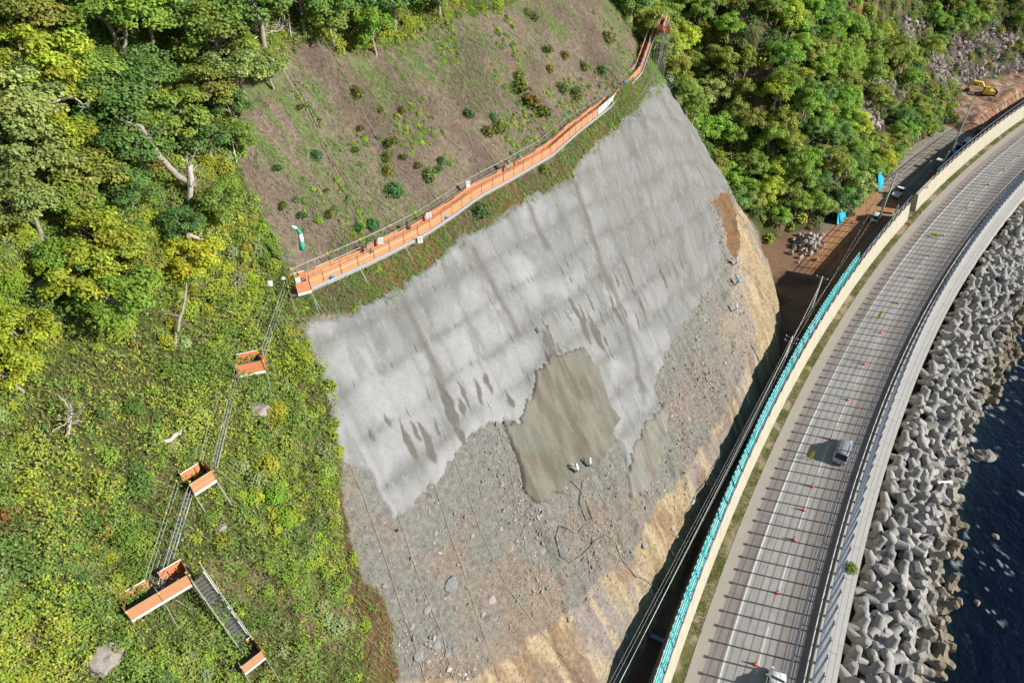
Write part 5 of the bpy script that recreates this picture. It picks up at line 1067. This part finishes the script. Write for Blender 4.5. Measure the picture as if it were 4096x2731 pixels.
# ================================================================== PEOPLE
def person(x, y, fig, face, cloth, trousers, helmet, label, h=0.0, lean=0.0, P=None):
    me, head, J = FIG[fig]; me = me.copy(); me.materials.clear()
    P = P or hk1(x, y, .05); t = thing('person', label, 'person', P, face)
    for m in (cloth, trousers, 'skin', 'black'): me.materials.append(MT[m])
    b = put('body', me, None, t); b.rotation_euler = (lean, 0, 0)
    for q, (nm, mat, fn) in enumerate((('helmet', helmet, lambda: MB().lathe([(.15, -.02), (.135, .0), (.13, .05), (.105, .10), (.06, .135), (.01, .145)], 12).box((0, .13, .0), (.16, .07, .015))),
                                     ('harness', 'black', lambda: MB().lathe([(.155, -.03), (.16, 0), (.155, .03)], 12)))):
        o = fn().put(nm, MT[helmet if q == 0 else mat], t, True); rm_ = Matrix.Rotation(lean, 3, 'X'); o.location = rm_ @ (head+Vector((0, .0, -.02)) if q == 0 else J[0]+Vector((0, 0, .02))); o.rotation_euler = (lean-.25*(q == 0), 0, 0)
    return t
UPH = math.atan2(NN[1], NN[0])-math.pi/2          # facing uphill
person(1322, 1092, 1, UPH+.3, 'cloth_white', 'cloth_white', 'white', 'person in white workwear and helmet, bending with the spray nozzle under the fresh patch', lean=.25)
person(1350, 1078, 0, UPH-.1, 'cloth_grey', 'cloth_dark', 'white', 'person in a grey-blue jacket hanging on a rope right of the sprayer', lean=.25)
person(1687, 615, 0, UPH+.5, 'cloth_white', 'cloth_dark', 'white', 'highest of three people on the bare right edge, in a pale top and dark trousers', lean=.2)
person(1690, 658, 1, UPH+.4, 'cloth_blue', 'cloth_dark', 'white', 'person in a bright blue jacket with white helmet on the bare right edge', lean=.2)
person(1686, 720, 0, UPH+.2, 'cloth_white', 'cloth_white', 'white', 'lowest of three people on the bare right edge, in white workwear', lean=.2)
_p = Vector(plane(3712, 712, 0)); person(0, 0, 2, 1.0, 'cloth_orange', 'cloth_orange', 'white', 'person in orange workwear standing behind the wall beside the traffic barrier', P=_p)

# ================================================================== VEHICLES
def loft(st, n_=8):
    mb = MB(); V = []; F = []
    for s_ in st: V += s_
    k = len(st[0])
    for i in range(len(st)-1):
        for j in range(k): j2 = (j+1) % k; F.append((i*k+j, i*k+j2, (i+1)*k+j2, (i+1)*k+j))
    F.append(tuple(range(k-1, -1, -1))); F.append(tuple((len(st)-1)*k+j for j in range(k))); return mb.add(V, F)
def bring(x, w, z0, z1, tw=.93): return [(x, -w*.94, z0), (x, -w, z0+.22), (x, -w, z1-.12), (x, -w*tw, z1), (x, w*tw, z1), (x, w, z1-.12), (x, w, z0+.22), (x, w*.94, z0)]
def gring(x, wb, wt, zb, zt): return [(x, -wb, zb), (x, -wt*1.0, zt-.05), (x, -wt*.93, zt), (x, wt*.93, zt), (x, wt, zt-.05), (x, wb, zb)]
def wheels(t, xs, hw, r, w=.2):
    for x in xs:
        for q in (-1, 1):
            m = Matrix.Rotation(math.pi/2, 3, 'X'); o = MB().lathe([(r*.6, -w/2), (r*.95, -w/2), (r, -w*.3), (r, w*.3), (r*.95, w/2), (r*.6, w/2)], 18, (x, q*(hw-.08), r), m).put('wheel', MT['black'], t, True)
            MB().lathe([(r*.62, -w*.52), (r*.55, 0), (r*.62, w*.52)], 10, (x, q*(hw-.08), r), m).put('rim', MT['steel_pale'], o)
def car(P, hd, paint, label, cat, L=4.6, W=1.7, H=1.8, belt=1.05, hood=.9, wsb=1.15, wst=.45, rwb=-2.2, rwt=-1.95, name='parked_car', stripes=True):
    t = thing(name, label, cat, P, hd); hw = W/2; h = L/2
    st = [bring(-h, hw*.86, .32, belt-.12), bring(-h+.12, hw*.95, .28, belt-.02), bring(-h+.5, hw, .22, belt), bring(wsb-.2, hw, .22, belt), bring(wsb+.1, hw*.99, .22, belt-.02), bring(h-.55, hw*.96, .22, hood-.05), bring(h-.15, hw*.86, .26, hood-.2), bring(h, hw*.62, .34, hood-.38)]
    loft(st).put('body', paint, t, True)
    loft([gring(rwb, hw*.90, hw*.80, belt-.03, belt+.02), gring(rwt, hw*.92, hw*.80, belt-.03, H-.04), gring(wst, hw*.93, hw*.80, belt-.03, H-.05), gring(wsb, hw*.90, hw*.78, belt-.03, belt+.0)]).put('glass', MT['glass'], t)
    loft([[(x, -w_, z), (x, -w_*.96, z+.035), (x, w_*.96, z+.035), (x, w_, z)] for x, w_, z in ((rwt-.06, hw*.78, H-.045), (rwt+.3, hw*.83, H-.02), (0, hw*.84, H), (wst-.1, hw*.82, H-.02), (wst+.06, hw*.76, H-.06))]).put('roof', paint, t, True)
    mb = MB()
    for q in (-1, 1):
        for xb, xt in ((wsb, wst), (rwb, rwt)): mb.tube([(xb, q*hw*.91, belt), (xt, q*hw*.81, H-.03)], .045, 5)
        for x in (wst-.75, rwt+1.0): mb.tube([(x, q*hw*.945, belt), (x, q*hw*.82, H-.03)], .05, 4)
    mb.put('pillars', paint, t)
    for q in (-1, 1):
        MB().box((wsb-.25, q*(hw+.1), belt+.08), (.12, .2, .14)).put('mirror', paint, t); MB().box((h-.12, q*hw*.66, hood-.24), (.14, .26, .12)).put('headlight', MT['white'], t); MB().box((-h+.04, q*hw*.8, belt-.3), (.06, .14, .3)).put('tail_light', MT['red'], t)
        if stripes: MB().box(((rwt+wst)/2, q*hw*.66, H+.045), (abs(rwt-wst)*.8, .04, .04)).put('roof_rail', MT['steel_pale'], t)
    MB().box((-h-.01, 0, .55), (.02, .34, .17)).put('number_plate', MT['white'], t); wheels(t, (-h+.85, h-.85), hw, .31); return t
mpaint = lambda n_, c, mt=.0, r=.28: M(n_, c, r, mt, spec=.5)
pw, ps, pd_, pb = mpaint('white_paint', (.72, .73, .72)), mpaint('silver_paint', (.42, .46, .52), .35), mpaint('dark_paint', (.06, .065, .08)), mpaint('blue_paint', (.02, .10, .50))
def at(px, py, z=.8): v = plane(px, py, z); i = int(np.argmin(((CL-v[:2])**2).sum(1))); return Vector((v[0], v[1], 0)), ARC[i]
P, s = at(3377, 1792, 1.1); car(P, road_h(s), ps, 'silver minivan driving away on the road beside a yellow sign', 'car', 4.7, 1.74, 1.86, name='minivan')
P, s = at(3101, 2750, 1.1); car(P, road_h(s), pw, 'white car entering the road at the very bottom of the picture', 'car', 4.6, 1.76, 1.62, belt=.98, wsb=1.2, wst=.5, name='car')
P, s = at(3506, 862, .9); car(P, road_h(s)+.12, pw, 'small white hatchback parked on the side road at the utility pole', 'car', 3.6, 1.55, 1.5, belt=.92, hood=.85, wsb=.95, wst=.4, rwb=-1.75, rwt=-1.45, stripes=False)
P, s = at(3872, 572, 1.1); car(P, road_h(s), pw, 'white boxy van behind the far wall between the blue truck and a dark wagon', 'van', 4.6, 1.7, 1.98, belt=1.1, hood=.95, wsb=2.0, wst=1.5, rwb=-2.26, rwt=-2.1, name='van', stripes=False)
P, s = at(3930, 522, 1.0); car(P, road_h(s)-.03, pd_, 'dark wagon with pale roof, farthest vehicle behind the wall', 'car', 4.5, 1.7, 1.6, wsb=1.1, wst=.4)
def pickup(P, hd, paint, label, L=3.4, W=1.5, H=1.78, bed=1.95, name='kei_truck', load=None, cat='truck'):
    t = thing(name, label, cat, P, hd); hw = W/2; h = L/2; cx = h-.62
    loft([bring(h-1.25, hw*.97, .35, 1.0), bring(h-.3, hw*.97, .35, 1.0), bring(h, hw*.86, .4, .8)]).put('cab', paint, t)
    loft([gring(h-1.27, hw*.94, hw*.86, .98, 1.1), gring(h-1.2, hw*.94, hw*.86, .98, H-.04), gring(h-.55, hw*.93, hw*.84, .98, H-.05), gring(h-.1, hw*.9, hw*.8, .9, 1.0)]).put('glass', MT['glass'], t)
    MB().box((h-.9, 0, H-.01), (.82, W*.86, .05)).put('roof', paint, t); MB().box((-h+bed/2, 0, .62), (bed, W, .08)).put('bed_floor', paint, t)
    for q in (-1, 1): MB().box((-h+bed/2, q*(hw-.02), .80), (bed, .04, .30)).put('bed_side', paint, t); MB().box((h-.45, q*(hw+.08), 1.12), (.1, .16, .18)).put('mirror', MT['black'], t)
    for x in (-h+.02, -h+bed): MB().box((x, 0, .80), (.04, W-.08, .30)).put('bed_gate', paint, t)
    MB().box((0, 0, .45), (L*.86, W*.5, .16)).put('chassis', MT['black'], t); wheels(t, (-h+.65, h-.75), hw, .27, .16)
    if load: MB().box((-h+bed/2, 0, .95), (bed*.9, W*.86, .5), taper=.85).put('cover', load, t)
    return t
P, s = at(3592, 772, .8); pickup(P, road_h(s)+.02, pw, 'small white pickup truck with an open bed on the side road')
P, s = at(3830, 607, .9); pickup(P, road_h(s), pb, 'blue truck parked behind the far wall next to a white van', 4.6, 1.75, 2.05, 2.9, 'truck', MT['blue_bag'])
# site cabin: the white box by the barrier
P, s = at(3756, 655, 1.2); t = thing('site_toilet', 'white portable cabin standing behind the wall beside the orange worker', 'cabin', P, road_h(s)); MB().box((0, 0, 1.05), (1.1, 1.3, 2.1)).put('cabin', mpaint('grey_panel', (.20, .22, .27)), t); MB().box((0, 0, 2.16), (1.3, 1.5, .14)).put('roof', MT['white'], t); MB().box((.57, 0, 1.0), (.03, .7, 1.8)).put('door', MT['white'], t)
# excavator
P = Vector(plane(3945, 385, 2.6)); EX = P; ex = thing('excavator', 'yellow excavator with its arm reaching left on the reddish soil heap', 'excavator', P, road_h(220)+2.2); ye = mpaint('excavator_yellow', (.72, .50, .06), 0, .45)
for q in (-1, 1):
    o = loft([[(x, q*1.0-.25, z0), (x, q*1.0-.25, z1), (x, q*1.0+.25, z1), (x, q*1.0+.25, z0)] for x, z0, z1 in ((-1.75, .3, .5), (-1.5, .05, .72), (1.5, .05, .72), (1.75, .3, .5))]).put('track', MT['black'], ex)
    for k in range(12): MB().box((-1.45+k*.265, q*1.0, .74), (.12, .5, .05)).put('track_shoe', MT['steel_dark'], o)
MB().box((-.5, 0, 1.25), (2.2, 2.3, .9)).put('engine_housing', ye, ex); MB().box((-1.65, 0, 1.3), (.5, 2.3, .95)).put('counterweight', MT['steel_dark'], ex); MB().lathe([(.7, .7), (.7, .85)], 16).put('turntable', MT['steel_dark'], ex)
MB().box((.75, .65, 1.75), (1.5, .95, 1.8), taper=.9).put('cab', ye, ex); MB().box((.79, .66, 1.85), (1.52, .84, 1.35), taper=.92).put('cab_glass', MT['glass'], ex)
MB().tube([(.6, -.3, 1.3), (2.2, -.3, 3.4), (4.4, -.3, 3.7)], .24, 4).put('boom', ye, ex); MB().tube([(4.4, -.3, 3.7), (5.2, -.3, 1.6)], .18, 4).put('arm', ye, ex); MB().tube([(1.5, -.3, 1.5), (2.6, -.3, 3.0)], .07, 6).put('hydraulic_ram', MT['steel_pale'], ex)
MB().add([(4.7, -.9, 1.7), (5.5, -.9, 1.5), (5.4, -.9, .7), (4.7, -.9, .8), (4.7, .3, 1.7), (5.5, .3, 1.5), (5.4, .3, .7), (4.7, .3, .8)], [(0, 1, 2, 3), (7, 6, 5, 4), (0, 4, 5, 1), (1, 5, 6, 2), (2, 6, 7, 3)]).put('bucket', MT['steel_dark'], ex)

# ================================================================== CONES, SIGNS, BARRIERS
def cone_meshes():
    b = MB().box((0, 0, .02), (.38, .38, .04)).lathe([(.15, .04), (.115, .22)], 14).mesh('c'); c = MB().lathe([(.115, .22), (.095, .34)], 14).mesh('c'); d = MB().lathe([(.095, .34), (.075, .46)], 14).mesh('c'); e = MB().lathe([(.075, .46), (.058, .55)], 14).mesh('c'); f = MB().lathe([(.058, .55), (.03, .70)], 14).mesh('c')
    for m, q in ((b, 'red'), (c, 'white'), (d, 'red'), (e, 'white'), (f, 'red')): m.materials.append(MT[q])
    return b, (('body', b), ('band', c), ('body', d), ('band', e), ('tip', f))
_, CP = cone_meshes()
def cone(px, py, label, z=0, group='cones along the centre line', s=1.12):
    P = Vector(plane(px, py, z+.02)); P.z = z; t = thing('traffic_cone', label, 'traffic cone', P, .3, group)
    for nm, m in CP: o = bpy.data.objects.new(nm, m); COL.objects.link(o); o.parent = t; o.scale = (s, s, s)
    return t
CN = [(3021, 2656, 'lowest cone, just ahead of the white car'), (3108, 2371, 'second from the bottom'), (3175, 2158, 'third from the bottom'), (3214, 2040, 'fourth from the bottom'), (3249, 1946, 'fifth from the bottom, below the minivan'), (3321, 1757, 'standing in the shadow of the minivan'), (3390, 1599, 'first above the minivan'), (3456, 1457, 'second above the minivan'), (3522, 1331, 'just above the middle yellow sign'), (3590, 1214, 'level with the end of the teal net'), (3652, 1114, 'between the teal net and the arrow board'), (3714, 1024, 'just below the arrow board'), (3773, 944, 'right beside the arrow board'), (3866, 834, 'lower of the close pair'), (3893, 803, 'upper of the close pair'), (3953, 740, 'third from the top'), (4014, 682, 'second from the top'), (4074, 627, 'topmost, at the right edge')]
for x_, y_, w_ in CN: cone(x_, y_, 'red and white cone in mid-road, %s' % w_)
for x_, y_, w_ in [(3684, 851, 'on the verge at the far side of the wall gap'), (3640, 897, 'on the verge at the near side of the wall gap')]: cone(x_, y_, 'red and white cone %s' % w_, group='cones at the wall gap')
for x_, y_, w_ in [(3411, 890, 'on the orange soil of the side road'), (3368, 881, 'at the foot of the nearer blue tarp'), (3753, 631, 'behind the white cabin'), (3452, 897, 'in the wall shadow near the small white hatchback')]: cone(x_, y_, 'red cone %s' % w_, group='cones on the side road')
BC = [(3840, 492), (3872, 490), (3906, 490), (3945, 493)]; bp_ = []
for i, (x_, y_) in enumerate(BC): cone(x_, y_, 'red cone of the barrier row before the soil heap, %s from the left' % ['first', 'second', 'third', 'fourth'][i], group='barrier cones', s=1.35); bp_.append(Vector(plane(x_, y_, 0)))
for i in range(3): o = MB().tube([bp_[i]+UP*.85, bp_[i+1]+UP*.85], .035, 6).put('barrier_bar', MT['white'] if i != 1 else MT['red']); tag(o, '%s bar joining the barrier cones, %s' % ('white' if i != 1 else 'red', ['left', 'middle', 'right'][i]), 'barrier bar', 'barrier bars')
def sign(px, py, w_, h_, label, draw, face=None):
    P = Vector(plane(px, py, .1)); P.z = 0; i = int(np.argmin(((CL-np.array(P[:2]))**2).sum(1))); hd = road_h(ARC[i])-math.pi/2+(face or 0); t = thing('road_sign', label, 'road sign', P, hd)
    til = .28; bd = MB().box((0, 0, h_/2+.18), (w_, .03, h_)).put('board', MT['yellow'], t); fr = MB()
    for q in (-1, 1): fr.tube([(q*w_*.42, .03, 0), (q*w_*.42, .03, h_+.2)], .018, 5).tube([(q*w_*.42, .55, 0), (q*w_*.42, .03, h_*.75)], .018, 5)
    fr.put('stand', MT['steel_dark'], t); draw(t, w_, h_); return t
def arrow(t, w_, h_):
    m = MB().add([(-.32*w_, -.02, .18+h_*.44), (.12*w_, -.02, .18+h_*.44), (.12*w_, -.02, .18+h_*.28), (.36*w_, -.02, .18+h_*.5), (.12*w_, -.02, .18+h_*.72), (.12*w_, -.02, .18+h_*.56), (-.32*w_, -.02, .18+h_*.56)], [(0, 1, 5, 6), (1, 2, 3), (1, 3, 5), (3, 4, 5)]); m.put('arrow', MT['black'], t)
def glyphs(t, w_, h_):
    MB().box((0, 0, h_+.24), (w_*.9, .035, .12)).put('top_band', MT['orange_dk'], t)
    for k, ch in enumerate('作業中'):
        curve_text(ch, MT['black'], t, (0, -.022, .18+h_*(.83-.33*k)), (math.pi/2, 0, 0))
sign(3735, 946, 1.25, .62, 'yellow board with a black arrow pointing right, near the upper part of the road', arrow)
sign(3511, 1277, .36, 1.45, 'narrow upright yellow sign in the lane halfway up the road', glyphs, .35)
sign(3241, 1838, .38, 1.45, 'narrow upright yellow sign with black characters left of the silver minivan', glyphs, .35)
cone(3708, 752, 'pale red cone standing on top of the far concrete wall', z=WZ, group='cones at the wall gap', s=.9)
# work-site barrier pipes in the wall's shade
t = thing('pipe_barrier', 'row of thin white pipe barriers in the shade behind the far wall', 'barrier', Vector(plane(3690, 690, 0)))
for k in range(9):
    a = Vector(plane(3722-k*14, 655+k*15, 0)); bar(a, a+UP*1.0, .03, 'post', MT['white'], t); b = Vector(plane(3722-(k+1)*14, 655+(k+1)*15, 0)); bar(a+UP*.9, b+UP*.9, .02, 'rail', MT['white'], t)

# ================================================================== POLES AND WIRES
def polez(bx, by, tx, ty):
    """pole foot on the ground, height so that its top reaches the photographed height"""
    B = Vector(plane(bx, by, 0)); lo, hi = 2, 25
    for k in range(30):
        m = (lo+hi)/2
        if project(B+UP*m)[1] > ty: lo = m
        else: hi = m
    return B, m
TOPS = []
def pole(B, h, label, arms):
    t = thing('utility_pole', label, 'utility pole', B, 0, 'utility poles'); MB().tube([(0, 0, -.3), (0, 0, h)], .17, 12, radii=[.19, .12]).put('pole', MT['conc_top'], t, True); i = int(np.argmin(((CL-np.array(B[:2]))**2).sum(1))); hd = road_h(ARC[i])
    ends = []
    for k in range(arms):
        z = h-.25-k*.75; d = Vector((-math.sin(hd), math.cos(hd), 0)); a = MB().tube([d*-.9+UP*z, d*.9+UP*z], .045, 5).put('crossarm', MT['steel_pale'], t)
        for q in (-.8, 0, .8): MB().lathe([(.05, 0), (.065, .08), (.03, .2)], 8, d*q+UP*(z+.04)).put('insulator', MT['white'], a); ends.append(B+d*q+UP*(z+.22))
    TOPS.append(ends); return t
B2, h2 = polez(3503, 907, 3572, 694); B3, h3 = polez(3792, 634, 3880, 402); B1, h1_ = polez(3210, 1332, 3257, 1106)
_q = Vector(plane(3168, 1350, 9.0)); B0 = Vector((_q.x, _q.y, 0))
pole(B0, 9.2, 'utility pole in the wall shade whose blue-grey crossarms show beside the teal net', 2); pole(B1, h1_, 'steel-banded utility pole leaning over the teal net from the side road', 1)
pole(B2, h2, 'utility pole beside the small white hatchback', 2); pole(B3, h3, 'tall slim utility pole in front of the soil heap', 1)
S0 = [Vector(plane(2440, 2720, 8.6)), Vector(plane(2452, 2722, 8.4)), Vector(plane(2466, 2724, 8.8)), Vector(plane(2425, 2716, 8.0)), Vector(plane(2412, 2712, 7.4)), Vector(plane(2480, 2728, 6.6))]
BX = Vector(plane(2400, 3300, 0)); hb = 8.6; d_ = (S0[0]-TOPS[0][0]); 
def wire(a, b, sagm, label, r=.006):
    P = [a.lerp(b, t)-UP*sagm*4*t*(1-t) for t in np.linspace(0, 1, 16)]; o = MB().tube(P, r, 4).put('power_wire', MT['white']); tag(o, label, 'wire', 'overhead wires')
for i in (0, 2, 5):
    a = TOPS[0][1]+Vector((.12*i, 0, -.1*i)); b = S0[0]+Vector((.16*i, 0, -.12*i)); e_ = b+(b-a).normalized()*28; wire(a, e_, .5, 'thin overhead wire crossing the shaded gap at the foot of the slope')
    if i in (0, 5): wire(a, TOPS[2][i], .9, 'thin overhead wire from the shaded pole past the teal net')
    if i < 3: wire(TOPS[2][i], TOPS[3][i], .9, 'thin overhead wire between the two far poles')
_e = Vector(plane(2471, 2731, 6.0)); wire(B1+UP*(h1_-2.2), _e+(_e-B1-UP*h1_).normalized()*25, .8, 'thick pale cable running along the teal net to the bottom edge', .02)
pb_ = S0[1]+(S0[1]-TOPS[0][1]).normalized()*28
t = thing('utility_pole', 'utility pole outside the bottom edge carrying the wires', 'utility pole', (pb_.x, pb_.y, 0), 0, 'utility poles'); MB().tube([(0, 0, -.3), (0, 0, pb_.z+.3)], .17, 10).put('pole', MT['conc_top'], t)

# ================================================================== SIDE ROAD: SANDBAGS, TARPS, ROCK PILES, SOIL HEAP
a = Vector(plane(3388, 868, 0)); b = Vector(plane(3500, 745, 0)); d = (b-a); L = d.length; u = d.normalized(); n_ = Vector((-u.y, u.x, 0))
sb = thing('sandbag_wall', 'long wall of stacked black sandbags between two blue tarps', 'sandbag wall', a); bmesh_ = [rock_mesh(60+i, 2, .9, (1, .62, .42), 'bag') for i in range(3)]
for m in bmesh_: m.materials.append(MT['bag_black'])
for row in range(6):
    for k in range(int(L/.95)):
        o = bpy.data.objects.new('bag', bmesh_[(k+row) % 3]); COL.objects.link(o); o.parent = sb; o.location = u*(k*.95+(.45 if row % 2 else 0)+.4)+n_*(row*.32)+UP*(.28+row*.50); s_ = rr.uniform(.56, .66); o.scale = (s_, s_, s_*1.1); o.rotation_euler = (rr.uniform(-.2, .2), rr.uniform(-.2, .2), math.atan2(u.y, u.x)+rr.uniform(-.2, .2))
def tarp(px, py, w_, h_, label, seed, lean=.5):
    P = Vector(plane(px, py, 0)); n1_, n2_ = 16, 16; V = []; r_ = random.Random(seed)
    ph = [r_.uniform(0, 6) for _ in range(6)]
    for j in range(n2_):
        for i in range(n1_):
            q = i/(n1_-1)-.5; z = j/(n2_-1); ww = w_*(1-.55*z**1.5)*(1+.08*math.sin(6*z+ph[0])); f = .34*math.sin(q*14+ph[1]+2*z)+.16*math.sin(q*31+ph[2]+3*z); c = u*(q*ww)+n_*(lean*z*h_*.6+f*(1-.4*z)+abs(q)*.5)+UP*(z*h_+.12*math.sin(q*9+ph[3])*z); V.append(c)
    F = [(j*n1_+i, j*n1_+i+1, (j+1)*n1_+i+1, (j+1)*n1_+i) for j in range(n2_-1) for i in range(n1_-1)]; o = MB().add(V, F).put('tarp', MT['cyan_tarp'], None, True, loc=P); tag(o, label, 'tarp', 'blue tarps on the sandbag wall'); return o
tarp(3366, 884, 4.2, 5.0, 'bright blue tarp draped over the near end of the sandbag wall', 1); tarp(3522, 756, 3.6, 4.6, 'bright blue tarp draped over the far end of the sandbag wall', 2)
# pile of pale rocks at the toe of the trees
def rockpile(cx, cy, lx, ly, n, rmin, rmax, label, col, seed, ang):
    P = Vector(plane(cx, cy, 0)); t = thing('rock_pile', label, 'rock pile', P, ang); r_ = random.Random(seed)
    ms = [rock_mesh(200+seed+i, 2, .7, (1, .85, .7), 'rock') for i in range(4)]
    for m in ms: m.materials.append(MT['stone'])
    for k in range(n):
        q = r_.gauss(0, .42); w_ = r_.gauss(0, .4); r = r_.uniform(rmin, rmax); hh = max(0, 1-(q*q+w_*w_)*1.6)*1.3*ly/2.5
        o = bpy.data.objects.new('rock', ms[k % 4]); COL.objects.link(o); o.parent = t; o.location = (q*lx, w_*ly, r*.4+hh*r_.random()); o.scale = (r, r, r); o.rotation_euler = (r_.uniform(0, 6), r_.uniform(0, 6), r_.uniform(0, 6)); g_ = r_.uniform(.75, 1.2); o.color = (col[0]*g_, col[1]*g_, col[2]*g_, 1)
    return t
rockpile(3232, 985, 5.5, 3.0, 110, .22, .62, 'pile of pale broken rocks below the dark trees behind the headland', (.38, .33, .30), 1, 1.05)
# heap of red soil
a = np.arange(196, 262, .5); b = np.arange(-30, -5.6, .5); S2, O2 = np.meshgrid(a, b, indexing='ij'); x, y, z = road(S2, O2, 0)
m_ = sst(-7.4, -11.5, O2)*sst(199, 207, S2+3*(fbm(S2, O2, 4, 2, 71)-.5))*(1-sst(240, 262, S2)); hz = m_*(3.0+1.4*(fbm(x, y, 6, 3, 72)-.5)*2)+m_*.5*(fbm(x, y, 1.2, 3, 73)-.5)-.25*(1-m_)
c = mixc(mixc((.30, .155, .085), (.20, .11, .07), sst(.4, .6, fbm(x, y, 3, 3, 74))), (.36, .27, .20), sst(.55, .66, fbm(x, y, 1.2, 4, 75)))
o = put('soil_heap', npmesh('soil_heap', np.stack([x.ravel(), y.ravel(), hz.ravel()], 1), gridfaces(*S2.shape)[:, ::-1], c.reshape(-1, 3), True), M('red_soil', (1, 1, 1), .95, attr=True, var=.3, vscale=2, bump=.12, bscale=3)); tag(o, 'large heap of reddish brown soil across the far side road under the excavator', 'soil heap')
rockpile(3850, 425, 5.0, 4.0, 90, .3, .8, 'broken pale rocks at the left foot of the red soil heap', (.38, .30, .26), 2, 1.3)
rockpile(3960, 470, 9.0, 1.8, 70, .2, .5, 'rubble along the near foot of the red soil heap', (.36, .26, .20), 3, .75)
for i, (x_, y_, l_) in enumerate([(3583, 838, 1.7), (3768, 655, 1.7), (3783, 628, 2.2), (3800, 610, 2.2), (3815, 590, 2.0)]):
    P, s = at(x_, y_, 1.0); o = MB().box((0, 0, l_/2+.2), (.9, .06, l_)).put('white_board', MT['white'], None, loc=P); o.rotation_euler = (.12, 0, road_h(s)+.5); tag(o, 'white board standing behind the wall, %s' % ['beside the wall gap', 'first right of the cabin', 'second right of the cabin', 'third right of the cabin', 'nearest the blue truck'][i], 'board', 'white boards behind the wall')
P = Vector(plane(2648, 2560, .5)); o = MB().box((0, 0, 0), (2.6, .5, .08)).box((0, .22, .05), (2.6, .05, .1)).box((0, -.22, .05), (2.6, .05, .1)).put('steel_channel', MT['steel_blue'], None, loc=P); o.rotation_euler = (0, 0, -.5); tag(o, 'blue-grey steel channel jutting into the shade left of the teal net', 'steel channel')
P = rp(80, 17.6, -1.9); o = MB().box((0, 0, 0), (2.3, .3, .1)).put('plank', MT['white'], None, loc=P); o.rotation_euler = (.1, .15, .2); tag(o, 'white plank stuck between the tetrapods', 'plank')
